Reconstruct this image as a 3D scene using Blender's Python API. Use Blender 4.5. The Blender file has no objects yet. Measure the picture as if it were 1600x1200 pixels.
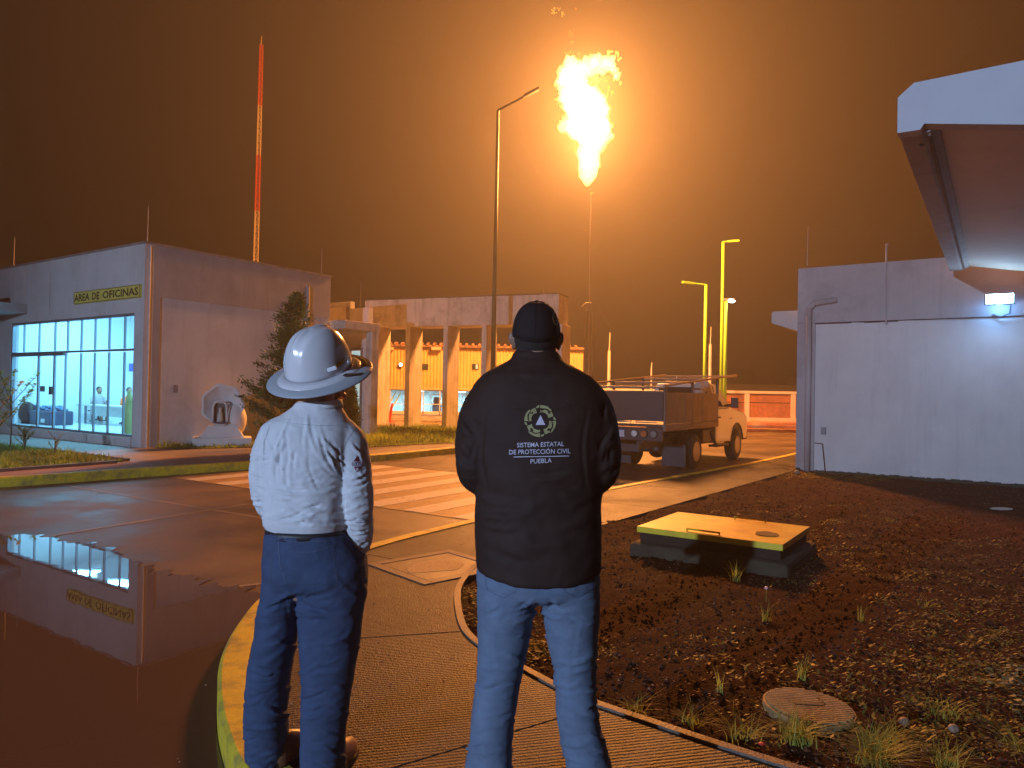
import bpy, bmesh, math, random
import numpy as np
from mathutils import Vector, Matrix, noise
from mathutils.bvhtree import BVHTree
random.seed(7); RNG = np.random.default_rng(7)
sc = bpy.context.scene
COL = sc.collection
# ------------------------------------------------------------------ camera
F = 1130.0; HC = 1.5
th = math.atan(12/1130); rho = math.radians(1.0)
fw = Vector((0, math.cos(th), math.sin(th))); r0 = Vector((1, 0, 0)); u0 = r0.cross(fw)
rt = r0*math.cos(rho) + u0*math.sin(rho); up = rt.cross(fw)
CAM = Vector((0, 0, HC))
cd = bpy.data.cameras.new('camera'); cam = bpy.data.objects.new('camera', cd); COL.objects.link(cam)
cd.sensor_width = 36; cd.lens = 36*F/1600; cd.clip_end = 3000; cd.clip_start = .05
cam.matrix_world = Matrix(((rt.x, up.x, -fw.x, 0), (rt.y, up.y, -fw.y, 0), (rt.z, up.z, -fw.z, HC), (0, 0, 0, 1)))
sc.camera = cam
# ------------------------------------------------------------------ world, exposure
w = bpy.data.worlds.new('World'); sc.world = w; w.use_nodes = True
nt = w.node_tree; nt.nodes.clear()
wo = nt.nodes.new('ShaderNodeOutputWorld'); bg = nt.nodes.new('ShaderNodeBackground')
tc = nt.nodes.new('ShaderNodeTexCoord'); nz = nt.nodes.new('ShaderNodeTexNoise'); cr = nt.nodes.new('ShaderNodeValToRGB')
nz.inputs['Scale'].default_value = 1.6; nz.inputs['Detail'].default_value = 3
cr.color_ramp.elements[0].position = .35; cr.color_ramp.elements[0].color = (.0075, .0036, .0026, 1)
cr.color_ramp.elements[1].position = .7; cr.color_ramp.elements[1].color = (.0125, .0056, .0036, 1)
nt.links.new(tc.outputs['Generated'], nz.inputs['Vector']); nt.links.new(nz.outputs['Fac'], cr.inputs['Fac'])
nt.links.new(cr.outputs['Color'], bg.inputs['Color']); bg.inputs['Strength'].default_value = .65
nt.links.new(bg.outputs['Background'], wo.inputs['Surface'])
sc.view_settings.view_transform = 'Standard'; sc.view_settings.look = 'None'
sc.view_settings.gamma = 1; sc.view_settings.use_curve_mapping = False
sc.view_settings.exposure = 0
sc.render.engine = 'CYCLES'
sc.cycles.use_denoising = True
sc.cycles.sample_clamp_indirect = 4
sc.cycles.max_bounces = 8; sc.cycles.volume_bounces = 0
sc.cycles.transparent_max_bounces = 12

def light(name, kind, loc, power, color, size=.2, aim=None, **kw):
    d = bpy.data.lights.new(name, kind); d.energy = power; d.color = color
    if kind == 'AREA':
        d.shape = 'RECTANGLE'; d.size = size; d.size_y = kw.get('size_y', size)
    else: d.shadow_soft_size = size
    if kind == 'SPOT': d.spot_size = kw.get('cone', 2.4); d.spot_blend = .6
    o = bpy.data.objects.new(name, d); COL.objects.link(o); o.location = loc
    if aim is not None: o.rotation_euler = (Vector(aim)-Vector(loc)).to_track_quat('-Z', 'Y').to_euler()
    return o
DFL = 34.0                                   # metres to the flare
FLCOL = (1, .345, .078)

# ------------------------------------------------------------------ helpers
def ray(x, y): return fw + rt*((x-800)/F) - up*((y-600)/F)
def G(x, y, z=0.0):
    d = ray(x, y); return CAM + d*((z-HC)/d.z)
def PY(x, y, Y):
    d = ray(x, y); return CAM + d*(Y/d.y)
al = math.atan2(760, 1130)
E2 = Vector((math.sin(al), math.cos(al), 0)); E1 = Vector((math.cos(al), -math.sin(al), 0))
def AB(a, b, z=0.0): v = E1*a + E2*b; return Vector((v.x, v.y, z))
def frame(O): return Matrix(((E1.x, E2.x, 0, O[0]), (E1.y, E2.y, 0, O[1]), (0, 0, 1, O[2]), (0, 0, 0, 1)))

MATS = {}
def M(name, col, rough=.8, var=.2, scale=6, bump=0, bscale=80, metal=0, spec=.5, stain=None, sfac=.5, sscale=.8, coat=0, emit=0, ecol=None):
    if name in MATS: return MATS[name]
    m = bpy.data.materials.new(name); m.use_nodes = True; t = m.node_tree; n = t.nodes; l = t.links
    b = n['Principled BSDF']
    b.inputs['Roughness'].default_value = rough; b.inputs['Metallic'].default_value = metal
    b.inputs['Specular IOR Level'].default_value = spec; b.inputs['Coat Weight'].default_value = coat
    c = n.new('ShaderNodeTexCoord'); a = n.new('ShaderNodeTexNoise'); a.inputs['Scale'].default_value = scale
    a.inputs['Detail'].default_value = 6; a.inputs['Roughness'].default_value = .65
    l.new(c.outputs['Object'], a.inputs['Vector'])
    r = n.new('ShaderNodeValToRGB'); l.new(a.outputs['Fac'], r.inputs['Fac'])
    r.color_ramp.elements[0].position = .3; r.color_ramp.elements[1].position = .7
    r.color_ramp.elements[0].color = tuple(x*(1-var) for x in col)+(1,)
    r.color_ramp.elements[1].color = tuple(min(1, x*(1+var)) for x in col)+(1,)
    out = r.outputs['Color']
    if stain:
        s = n.new('ShaderNodeTexNoise'); s.inputs['Scale'].default_value = sscale; s.inputs['Detail'].default_value = 8
        s.inputs['Roughness'].default_value = .7
        l.new(c.outputs['Object'], s.inputs['Vector'])
        sr = n.new('ShaderNodeValToRGB'); sr.color_ramp.elements[0].position = .48; sr.color_ramp.elements[1].position = .66
        sr.color_ramp.elements[1].color = (sfac, sfac, sfac, 1); l.new(s.outputs['Fac'], sr.inputs['Fac'])
        mx = n.new('ShaderNodeMix'); mx.data_type = 'RGBA'; l.new(sr.outputs['Color'], mx.inputs['Factor'])
        l.new(out, mx.inputs['A']); mx.inputs['B'].default_value = tuple(stain)+(1,); out = mx.outputs['Result']
    l.new(out, b.inputs['Base Color'])
    if bump:
        q = n.new('ShaderNodeTexNoise'); q.inputs['Scale'].default_value = bscale; q.inputs['Detail'].default_value = 4
        l.new(c.outputs['Object'], q.inputs['Vector'])
        bp = n.new('ShaderNodeBump'); bp.inputs['Strength'].default_value = min(1, bump); bp.inputs['Distance'].default_value = .01
        l.new(q.outputs['Fac'], bp.inputs['Height']); l.new(bp.outputs['Normal'], b.inputs['Normal'])
    if emit:
        b.inputs['Emission Color'].default_value = tuple(ecol or col)+(1,); b.inputs['Emission Strength'].default_value = emit
    MATS[name] = m; return m

class MB:
    def __init__(s, T=None): s.v = []; s.f = []; s.T = T
    def add(s, vs, fs):
        o = len(s.v)
        s.v += [(s.T @ Vector(p)) if s.T else Vector(p) for p in vs]
        s.f += [tuple(i+o for i in f) for f in fs]; return s
    def box(s, x0, x1, y0, y1, z0, z1):
        return s.add([(x0,y0,z0),(x1,y0,z0),(x1,y1,z0),(x0,y1,z0),(x0,y0,z1),(x1,y0,z1),(x1,y1,z1),(x0,y1,z1)],
            [(0,3,2,1),(4,5,6,7),(0,1,5,4),(1,2,6,5),(2,3,7,6),(3,0,4,7)])
    def prism(s, pts, z0, z1):
        n = len(pts)
        return s.add([(p[0],p[1],z0) for p in pts]+[(p[0],p[1],z1) for p in pts],
            [tuple(reversed(range(n))), tuple(range(n, 2*n))]+[(i,(i+1)%n,(i+1)%n+n,i+n) for i in range(n)])
    def ext(s, pts, axis, a0, a1):
        """polygon in the plane normal to a local axis ('x' or 'y'), extruded"""
        n = len(pts)
        g = (lambda p, a: (a, p[0], p[1])) if axis == 'x' else (lambda p, a: (p[0], a, p[1]))
        return s.add([g(p, a0) for p in pts]+[g(p, a1) for p in pts],
            [tuple(range(n)), tuple(reversed(range(n, 2*n)))]+[((i+1)%n, i, i+n, (i+1)%n+n) for i in range(n)])
    def poly(s, pts): return s.add(pts, [tuple(range(len(pts)))])
    def cyl(s, p0, p1, ra, rb=None, n=10):
        rb = ra if rb is None else rb; p0 = Vector(p0); p1 = Vector(p1); d = (p1-p0).normalized()
        x = d.orthogonal().normalized(); y = d.cross(x)
        vs = []
        for p, r in ((p0, ra), (p1, rb)):
            for i in range(n):
                t = 2*math.pi*i/n; vs.append(p + x*(r*math.cos(t)) + y*(r*math.sin(t)))
        return s.add(vs, [(i,(i+1)%n,(i+1)%n+n,i+n) for i in range(n)]+[tuple(reversed(range(n))), tuple(range(n,2*n))])
    def tube(s, pts, r, n=8):
        for i in range(len(pts)-1):
            s.cyl(pts[i], pts[i+1], r[i] if isinstance(r, (list, tuple)) else r, r[i+1] if isinstance(r, (list, tuple)) else r, n)
            if i: s.ball(pts[i], r[i] if isinstance(r, (list, tuple)) else r, n=n, m=max(4, n//2))
        return s
    def ball(s, c, r, n=12, m=8, R=None):
        rx, ry, rz = r if isinstance(r, (tuple, list)) else (r, r, r); c = Vector(c); vs = []
        for j in range(1, m):
            ph = math.pi*j/m
            for i in range(n):
                t = 2*math.pi*i/n
                p = Vector((rx*math.sin(ph)*math.cos(t), ry*math.sin(ph)*math.sin(t), rz*math.cos(ph)))
                if R: p = R @ p
                vs.append(c+p)
        a = Vector((0,0,rz)); 
        if R: a = R @ a
        vs += [c+a, c-a]; k = (m-1)*n
        fs = [(j*n+i, (j+1)*n+i, (j+1)*n+(i+1)%n, j*n+(i+1)%n) for j in range(m-2) for i in range(n)]
        fs += [(k, i, (i+1)%n) for i in range(n)]+[(k+1, (m-2)*n+(i+1)%n, (m-2)*n+i) for i in range(n)]
        return s.add(vs, fs)
    def loft(s, rings):
        n = len(rings[0]); vs = [p for r in rings for p in r]
        fs = [(j*n+i, j*n+(i+1)%n, (j+1)*n+(i+1)%n, (j+1)*n+i) for j in range(len(rings)-1) for i in range(n)]
        fs += [tuple(reversed(range(n))), tuple(range((len(rings)-1)*n, len(rings)*n))]
        return s.add(vs, fs)
    def lathe(s, prof, c, n=24):
        vs = [(c[0]+r*math.cos(2*math.pi*i/n), c[1]+r*math.sin(2*math.pi*i/n), c[2]+z) for r, z in prof for i in range(n)]
        return s.add(vs, [(j*n+i, j*n+(i+1)%n, (j+1)*n+(i+1)%n, (j+1)*n+i) for j in range(len(prof)-1) for i in range(n)])

def tag(o, label=None, cat=None, group=None, kind=None):
    if label: o['label'] = label
    if cat: o['category'] = cat
    if group: o['group'] = group
    if kind: o['kind'] = kind
    return o
def link(o, parent=None):
    COL.objects.link(o)
    if parent is not None:
        o.parent = parent
        mw = parent.get('_mw'); loc = Vector(mw) if mw is not None else Vector((0,0,0))
        o.matrix_parent_inverse = Matrix.Translation(-loc)
    return o
def thing(name, label, cat, loc, group=None):
    o = bpy.data.objects.new(name, None); COL.objects.link(o); o.location = loc; o.empty_display_size = .1
    o['_mw'] = tuple(loc); return tag(o, label, cat, group)
def obj(name, mb, mat, parent=None, smooth=False, bevel=0, label=None, kind=None):
    vs, fs = (mb.v, mb.f) if isinstance(mb, MB) else mb
    me = bpy.data.meshes.new(name); 
    off = Vector((0,0,0))
    if parent is None:
        a = np.array([tuple(v) for v in vs]); off = Vector(((a[:,0].min()+a[:,0].max())/2, (a[:,1].min()+a[:,1].max())/2, a[:,2].min()))
    me.from_pydata([tuple(Vector(v)-off) for v in vs], [], fs); me.update()
    me.materials.append(mat)
    if smooth: me.shade_smooth()
    o = bpy.data.objects.new(name, me); o.location = off
    link(o, parent)
    if parent is not None:                     # sub-parts: object sits at the world origin
        if parent.type == 'MESH':
            o.matrix_parent_inverse = Matrix.Translation(-Vector(parent.location)) if parent.parent is None else Matrix.Identity(4)
    if bevel:
        b = o.modifiers.new('bevel', 'BEVEL'); b.width = bevel; b.segments = 2; b.limit_method = 'ANGLE'
    if label: o['label'] = label
    if kind: o['kind'] = kind
    return o
def struct(name, mb, mat, **k):
    o = obj(name, mb, mat, **k); o['kind'] = 'structure'; return o
def text_mesh(txt, size, extrude=.0, bold=0.0, spacing=1.0, align='CENTER'):
    cu = bpy.data.curves.new('t', 'FONT'); cu.body = txt; cu.size = size; cu.extrude = extrude; cu.align_x = align; cu.align_y = 'CENTER'
    cu.offset = bold; cu.space_character = spacing; cu.resolution_u = 2
    o = bpy.data.objects.new('t', cu); COL.objects.link(o)
    dg = bpy.context.evaluated_depsgraph_get(); me = bpy.data.meshes.new_from_object(o.evaluated_get(dg))
    bpy.data.objects.remove(o); vs = [v.co.copy() for v in me.vertices]; fs = [tuple(p.vertices) for p in me.polygons]
    bpy.data.meshes.remove(me); return vs, fs
def text_obj(name, txt, w_, h_, T, mat, parent, bold=0.0, extrude=.004, align=None):
    """text scaled to fill w_ x h_ in the XZ plane of T, facing -Y of T"""
    vs, fs = text_mesh(txt, 1.0, 0, bold)
    xs = [v.x for v in vs]; ys = [v.y for v in vs]; x0, x1, y0, y1 = min(xs), max(xs), min(ys), max(ys)
    V = [T @ Vector(((v.x-(x0+x1)/2)/(x1-x0)*w_, 0, (v.y-(y0+y1)/2)/(y1-y0)*h_)) for v in vs]
    o = obj(name, (V, fs), mat, parent); return o

# ------------------------------------------------------------------ materials
m_wall = M('white_render_wall', (.53, .52, .52), .85, .06, 1.5, .25, 60, stain=(.36, .33, .30), sfac=.45, sscale=.9)
m_wall2 = M('grey_band_wall', (.30, .285, .29), .85, .07, 1.5, .25, 60, stain=(.22, .2, .19), sfac=.5, sscale=1.1)
m_conc = M('concrete_portico', (.54, .48, .42), .85, .1, 2, .3, 50, stain=(.17, .14, .12), sfac=.6, sscale=1.2)
m_alu = M('aluminium_frame', (.2, .25, .29), .45, .1, 4, metal=.5)
m_darkmetal = M('dark_steel', (.04, .035, .03), .5, .2, 8, metal=.3)
m_black = M('black_plastic', (.012, .012, .013), .5, .2, 8)
m_white = M('white_paint', (.7, .7, .68), .4, .05, 3)
m_rubber = M('tyre_rubber', (.016, .015, .015), .8, .2, 20)
m_green = M('lime_green_paint', (.30, .62, .03), .45, .1, 3)
m_dgreen = M('dark_green_paint', (.022, .034, .012), .5, .2, 3)
m_skin = M('skin', (.33, .17, .10), .55, .1, 10, .1, 200)

def streaks(m, col, amt=.5, sx=5, lo=.5, hi=.72):
    t = m.node_tree; n = t.nodes; l = t.links; b = n['Principled BSDF']; src = b.inputs['Base Color'].links[0].from_socket
    g = n.new('ShaderNodeNewGeometry'); mp = n.new('ShaderNodeMapping'); mp.inputs['Scale'].default_value = (sx, sx, .35); l.new(g.outputs['Position'], mp.inputs['Vector'])
    a = n.new('ShaderNodeTexNoise'); a.inputs['Scale'].default_value = 1; a.inputs['Detail'].default_value = 7; a.inputs['Roughness'].default_value = .7; l.new(mp.outputs['Vector'], a.inputs['Vector'])
    r = n.new('ShaderNodeMapRange'); r.inputs['From Min'].default_value = lo; r.inputs['From Max'].default_value = hi; r.inputs['To Max'].default_value = amt; l.new(a.outputs['Fac'], r.inputs['Value'])
    x = n.new('ShaderNodeMix'); x.data_type = 'RGBA'; l.new(r.outputs['Result'], x.inputs['Factor']); l.new(src, x.inputs['A']); x.inputs['B'].default_value = tuple(col)+(1,); l.new(x.outputs['Result'], b.inputs['Base Color'])
for m_, c_, a_ in ((m_wall, (.30, .27, .25), .28), (m_wall2, (.16, .14, .13), .35), (m_conc, (.14, .11, .09), .6)): streaks(m_, c_, a_)
def ground_mat(name, col, rough, ribs=None, speck=.5, wet=(.35, .7), bump=.5, spec=.3):
    m = bpy.data.materials.new(name); m.use_nodes = True; t = m.node_tree; n = t.nodes; l = t.links; b = n['Principled BSDF']
    b.inputs['Specular IOR Level'].default_value = spec; geo = n.new('ShaderNodeNewGeometry')
    A = n.new('ShaderNodeTexNoise'); A.inputs['Scale'].default_value = .55; A.inputs['Detail'].default_value = 9; A.inputs['Roughness'].default_value = .68
    B = n.new('ShaderNodeTexNoise'); B.inputs['Scale'].default_value = 190; B.inputs['Detail'].default_value = 2
    Cn = n.new('ShaderNodeTexVoronoi'); Cn.inputs['Scale'].default_value = 95
    for q in (A, B, Cn): l.new(geo.outputs['Position'], q.inputs['Vector'])
    r = n.new('ShaderNodeValToRGB'); l.new(A.outputs['Fac'], r.inputs['Fac'])
    r.color_ramp.elements[0].position = .32; r.color_ramp.elements[1].position = .68
    r.color_ramp.elements[0].color = tuple(x*.48 for x in col)+(1,); r.color_ramp.elements[1].color = tuple(x*1.4 for x in col)+(1,)
    r2 = n.new('ShaderNodeValToRGB'); l.new(B.outputs['Fac'], r2.inputs['Fac'])
    r2.color_ramp.elements[0].position = .36; r2.color_ramp.elements[1].position = .66
    r2.color_ramp.elements[0].color = (1-speck*.7,)*3+(1,); r2.color_ramp.elements[1].color = (1+speck,)*3+(1,)
    mx = n.new('ShaderNodeMix'); mx.data_type = 'RGBA'; mx.blend_type = 'MULTIPLY'; mx.inputs['Factor'].default_value = 1
    l.new(r.outputs['Color'], mx.inputs['A']); l.new(r2.outputs['Color'], mx.inputs['B'])
    l.new(mx.outputs['Result'], b.inputs['Base Color'])
    rr = n.new('ShaderNodeMapRange'); l.new(A.outputs['Fac'], rr.inputs['Value'])
    rr.inputs['From Min'].default_value = .35; rr.inputs['From Max'].default_value = .65
    rr.inputs['To Min'].default_value = wet[0]; rr.inputs['To Max'].default_value = wet[1]
    l.new(rr.outputs['Result'], b.inputs['Roughness'])
    hgt = n.new('ShaderNodeMath'); hgt.operation = 'ADD'; l.new(B.outputs['Fac'], hgt.inputs[0]); l.new(Cn.outputs['Distance'], hgt.inputs[1])
    last = hgt.outputs[0]
    if ribs:
        ang, pitch, amt = ribs
        mp = n.new('ShaderNodeMapping'); mp.inputs['Rotation'].default_value = (0, 0, ang); l.new(geo.outputs['Position'], mp.inputs['Vector'])
        wv = n.new('ShaderNodeTexWave'); wv.bands_direction = 'Y'; wv.inputs['Scale'].default_value = 2*math.pi/20/pitch*1.0; wv.inputs['Distortion'].default_value = .6
        wv.inputs['Detail'].default_value = 2; wv.inputs['Detail Scale'].default_value = 3
        l.new(mp.outputs['Vector'], wv.inputs['Vector'])
        ml = n.new('ShaderNodeMath'); ml.operation = 'MULTIPLY'; ml.inputs[1].default_value = amt; l.new(wv.outputs['Fac'], ml.inputs[0])
        ad = n.new('ShaderNodeMath'); ad.operation = 'ADD'; l.new(last, ad.inputs[0]); l.new(ml.outputs[0], ad.inputs[1]); last = ad.outputs[0]
        # grooves coloured darker than the ribs
        m2 = n.new('ShaderNodeMix'); m2.data_type = 'RGBA'; m2.blend_type = 'MULTIPLY'; m2.inputs['Factor'].default_value = .38
        l.new(mx.outputs['Result'], m2.inputs['A']); l.new(wv.outputs['Color'], m2.inputs['B']); l.new(m2.outputs['Result'], b.inputs['Base Color'])
    bp = n.new('ShaderNodeBump'); bp.inputs['Strength'].default_value = bump; bp.inputs['Distance'].default_value = .006
    l.new(last, bp.inputs['Height']); l.new(bp.outputs['Normal'], b.inputs['Normal'])
    return m
m_asph = ground_mat('worn_wet_road', (.115, .076, .052), .5, speck=.45, wet=(.28, .62), bump=.45)
m_pave = ground_mat('ribbed_damp_concrete', (.062, .047, .034), .5, ribs=(math.radians(-14), .024, 1.0), speck=.95, wet=(.3, .65), bump=.7, spec=.2)
m_pave2 = ground_mat('smooth_damp_concrete', (.20, .165, .14), .5, speck=.4, wet=(.35, .7), bump=.3)
m_dirt = ground_mat('reddish_earth', (.22, .13, .085), .9, speck=.6, wet=(.7, .95), bump=1)
m_soil = ground_mat('dark_red_volcanic_soil', (.040, .015, .009), .9, speck=.9, wet=(.8, 1), bump=1, spec=.06)
m_yel = M('worn_yellow_kerb_paint', (.68, .50, .03), .6, .15, 12, .5, 120, stain=(.20, .16, .08), sfac=.75, sscale=5)
m_gutter = ground_mat('light_edge_concrete', (.17, .125, .095), .6, speck=.5, wet=(.45, .75), bump=.4)

# ================================================================== SETTING: ground, road, pavements
ZR = -.15
struct('road', MB().poly([(-120, -40, ZR), (120, -40, ZR), (120, 150, ZR), (-120, 150, ZR)]), m_asph)
struct('terrain', MB().poly([(-900, -300, -.4), (900, -300, -.4), (900, 1400, -.4), (-900, 1400, -.4)]), m_dirt)

def catmull(pts, k=6):
    P = [Vector(p) for p in pts]; out = []
    for i in range(len(P)-1):
        p0 = P[max(0, i-1)]; p1 = P[i]; p2 = P[i+1]; p3 = P[min(len(P)-1, i+2)]
        for j in range(k):
            t = j/k
            out.append(.5*((2*p1)+(-p0+p2)*t+(2*p0-5*p1+4*p2-p3)*t*t+(-p0+3*p1-3*p2+p3)*t**3))
    return out+[P[-1]]
def offset(path, d):
    out = []
    for i, p in enumerate(path):
        t = (path[min(i+1, len(path)-1)]-path[max(i-1, 0)]); t = Vector((t.x, t.y, 0)).normalized()
        out.append(p+Vector((-t.y, t.x, 0))*d)
    return out
def strip(pa, pb, z0, z1, mb=None):
    """solid strip between two paths"""
    mb = mb or MB(); n = len(pa)
    rings = [[(pa[i].x, pa[i].y, z0), (pb[i].x, pb[i].y, z0), (pb[i].x, pb[i].y, z1), (pa[i].x, pa[i].y, z1)] for i in range(n)]
    return mb.loft(rings)
def kerb_profile(path, d, z0, z1, ch=.02):
    pb = offset(path, d); pc = offset(path, ch if d > 0 else -ch); mb = MB()
    rings = [[(pa.x, pa.y, z0), (q.x, q.y, z0), (q.x, q.y, z1), (c.x, c.y, z1), (pa.x, pa.y, z1-ch)] for pa, q, c in zip(path, pb, pc)]
    if d > 0: rings = [list(reversed(r)) for r in rings]
    return mb.loft(rings)

kerb_pts = [(22, 42), AB(-4.95, 32), (7.51, 19.21), (1.4, 11.27), (-.39, 8.54), (-1.30, 7.09), (-1.68, 6.1), (-1.78, 5.32), (-1.71, 4.59), (-1.58, 4.0), (-1.39, 3.5), (-1.2, 3.12), (-1.04, 2.86),
            (-.86, 2.66), (-.62, 2.4), (-.45, 2.0), (-.4, 1.4), (-.4, .4), (-.4, -6)]
kerb_pts = kerb_pts[1:]
kp = catmull([(p[0], p[1], 0) for p in kerb_pts], 8)
W_K = .15
kin = offset(kp, W_K)          # inner side lies to the right of the travel direction
if (kin[0]-kp[0]).dot(E1) < 0: W_K = -.15; kin = offset(kp, W_K)
struct('kerb', kerb_profile(kp, W_K, ZR-.05, .012), m_yel)

soil_pts = [(5.70, 14.62), (1.05, 8.26), (.45, 7.45), (.03, 6.85), (-.22, 6.35), (-.33, 5.8), (-.35, 5.32), (-.26, 4.61), (-.1, 4.22), (.08, 3.98), (.35, 3.62), (.62, 3.38), (1.19, 2.94), (1.9, 2.5), (3.2, 1.9), (5, 1.3), (9, 0)]
sp = catmull([(p[0], p[1], 0) for p in soil_pts], 8)
# pavement polygon cut into slabs with open joints
pav = [Vector((p.x, p.y)) for p in kin]+[Vector((9, -6))]+[Vector((p.x, p.y)) for p in reversed(sp)]
pav += [Vector((5.70, 14.62))+E2.xy*17]
pv_root = struct('pavement', MB().poly([(p.x, p.y, -.02) for p in pav]), M('dark_joint_filler', (.03, .025, .02), .9))
def slabs(poly, cuts, z0, z1, mat, parent, gap=.006, name='slab'):
    bm = bmesh.new(); vs = [bm.verts.new((p.x, p.y, z1)) for p in poly]; f = bm.faces.new(vs); bmesh.ops.triangulate(bm, faces=[f])
    pieces = [bm]
    for (p, d) in cuts:
        p = Vector((p[0], p[1], 0)); d = Vector((d[0], d[1], 0)).normalized(); nrm = Vector((-d.y, d.x, 0)); out = []
        for b in pieces:
            for sgn in (1, -1):
                c = b.copy()
                bmesh.ops.bisect_plane(c, geom=c.verts[:]+c.edges[:]+c.faces[:], plane_co=p+nrm*gap*sgn, plane_no=nrm*sgn, clear_inner=True)
                if len(c.faces): out.append(c)
                else: c.free()
            b.free()
        pieces = out
    for b in pieces:
        r = bmesh.ops.extrude_face_region(b, geom=b.faces[:])
        ex = [e for e in r['geom'] if isinstance(e, bmesh.types.BMVert)]
        for v in ex: v.co.z = z0
        bmesh.ops.recalc_face_normals(b, faces=b.faces[:])
        bmesh.ops.dissolve_limit(b, angle_limit=.01, verts=b.verts[:], edges=b.edges[:])
        vs = [v.co.copy() for v in b.verts]; b.verts.index_update(); fs = [tuple(v.index for v in q.verts) for q in b.faces]
        obj(name, (vs, fs), mat, parent); b.free()
cuts = []
def cutpx(a, b):
    p, q = G(*a), G(*b); cuts.append(((p.x, p.y), (q.x-p.x, q.y-p.y)))
cutpx((564, 997), (732, 986)); cutpx((620, 1198), (870, 1123))
for b in (4.75, 6.9, 9.0, 11.1, 13.2, 15.3, 17.4, 20, 23): cuts.append((AB(-4.9, b).xy, E1.xy))
slabs(pav, cuts, -.12, 0, m_pave, pv_root)
# pale edging between pavement and soil
spo = offset(sp, .045)
if (spo[60]-sp[60]).x > 0 and sp[60].y < 5: spo = offset(sp, -.045)
struct('soil_bed_edging', strip(sp[8:], spo[8:], -.05, .012), m_gutter)

# far side of the road: kerb and forecourt
fk_pts = [(-24, -1.5), (-14, 5.9), (-10.9, 8.9), (-8.03, 11.4), (-6.77, 12.81), (-5.2, 14.49), (-3.29, 16.32), (-1.55, 18.9), (.3, 21.7), (3.0, 25.6), (3.6, 27.6), (2.6, 29.4), (-1, 31.5), (-8, 35)]
fk = catmull([(a, b, 0) for a, b in fk_pts], 8)
struct('far_kerb', kerb_profile(fk, .14, ZR-.05, .012), m_yel)
fki = offset(fk, .14)
fore = [(p.x, p.y, 0) for p in fki]+[(-40, 35, 0), (-60, 20, 0), (-60, -2, 0)]
struct('forecourt', MB().poly(fore), m_pave2)
# background earth yard before the plant building
struct('yard', MB().poly([(-60, 35.5, ZR+.012), (10, 33, ZR+.012), (14, 47.5, ZR+.012), (-60, 47.5, ZR+.012)]), m_dirt)
for i, (y, x0, x1) in enumerate([(36.5, -16, 6), (39.2, -20, 7), (42.2, -20, 8)]):
    struct('yard_kerb', MB().box(x0, x1, y, y+.22, ZR, ZR+.14), m_conc)
# kerbed islands in front of the boundary wall on the right
for (x0, x1, y0, y1) in [(11, 30, 37.2, 37.6), (9.5, 30, 33.0, 33.3), (12, 30, 40.6, 42.9)]:
    struct('island_kerb', MB().box(x0, x1, y0, y1, ZR, ZR+.15), M('red_kerb_paint', (.5, .17, .10), .7, .3, 3, stain=(.5,.42,.36), sfac=.8, sscale=1.2))

# road joints (pale sealed slabs edges), crosswalk
m_seal = ground_mat('pale_joint_mortar', (.30, .25, .21), .7, speck=.5, wet=(.4, .7), bump=.4)
mb = MB()
def gstrip(mb, p, q, wd, z):
    p = Vector((p[0], p[1], z)); q = Vector((q[0], q[1], z)); d = (q-p).normalized(); nn = Vector((-d.y, d.x, 0))*wd/2
    L = (q-p).length; k = max(1, int(L/.35)); A = []; B = []
    for i in range(k+1):
        c = p.lerp(q, i/k)+nn*random.uniform(-.35, .35); s = random.uniform(.5, 1.15); A.append(c+nn*s); B.append(c-nn*s)
    for i in range(k): mb.poly([A[i], B[i], B[i+1], A[i+1]])
gstrip(mb, (-5.9, 6.1), (-3.7, 10.2), .07, ZR+.004)
gstrip(mb, (-7.6, 12.0), (-1.9, 8.35), .05, ZR+.004)
gstrip(mb, (-3.9, 5.0), (-1.9, 6.2), .05, ZR+.004)
gstrip(mb, (4.2, 13.2), (.3, 15.5), .05, ZR+.004); gstrip(mb, (1.5, 24), (9, 19.2), .05, ZR+.004)
struct('road_joint_line', mb, m_seal)
def paint_mat(name, col, under, thr=.5):
    m = bpy.data.materials.new(name); m.use_nodes = True; t = m.node_tree; n = t.nodes; l = t.links; b = n['Principled BSDF']
    g = n.new('ShaderNodeNewGeometry'); A = n.new('ShaderNodeTexNoise'); A.inputs['Scale'].default_value = 7; A.inputs['Detail'].default_value = 10; A.inputs['Roughness'].default_value = .8
    l.new(g.outputs['Position'], A.inputs['Vector']); r = n.new('ShaderNodeValToRGB'); l.new(A.outputs['Fac'], r.inputs['Fac'])
    r.color_ramp.elements[0].position = thr-.06; r.color_ramp.elements[0].color = tuple(under)+(1,)
    r.color_ramp.elements[1].position = thr+.04; r.color_ramp.elements[1].color = tuple(col)+(1,)
    l.new(r.outputs['Color'], b.inputs['Base Color']); b.inputs['Roughness'].default_value = .6
    bp = n.new('ShaderNodeBump'); bp.inputs['Strength'].default_value = .3; bp.inputs['Distance'].default_value = .005
    B = n.new('ShaderNodeTexNoise'); B.inputs['Scale'].default_value = 150; l.new(g.outputs['Position'], B.inputs['Vector'])
    l.new(B.outputs['Fac'], bp.inputs['Height']); l.new(bp.outputs['Normal'], b.inputs['Normal']); return m
m_xbase = paint_mat('worn_ochre_crosswalk_paint', (.34, .20, .07), (.20, .13, .08), .47)
m_xwhite = paint_mat('worn_white_crosswalk_paint', (.56, .47, .38), (.30, .20, .13), .43)
xw = struct('crosswalk', MB().poly([AB(-12.3, 7.37, ZR+.006), AB(-5.12, 7.37, ZR+.006), AB(-5.12, 11.46, ZR+.006), AB(-11.95, 11.46, ZR+.006)]), m_xbase)
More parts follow.
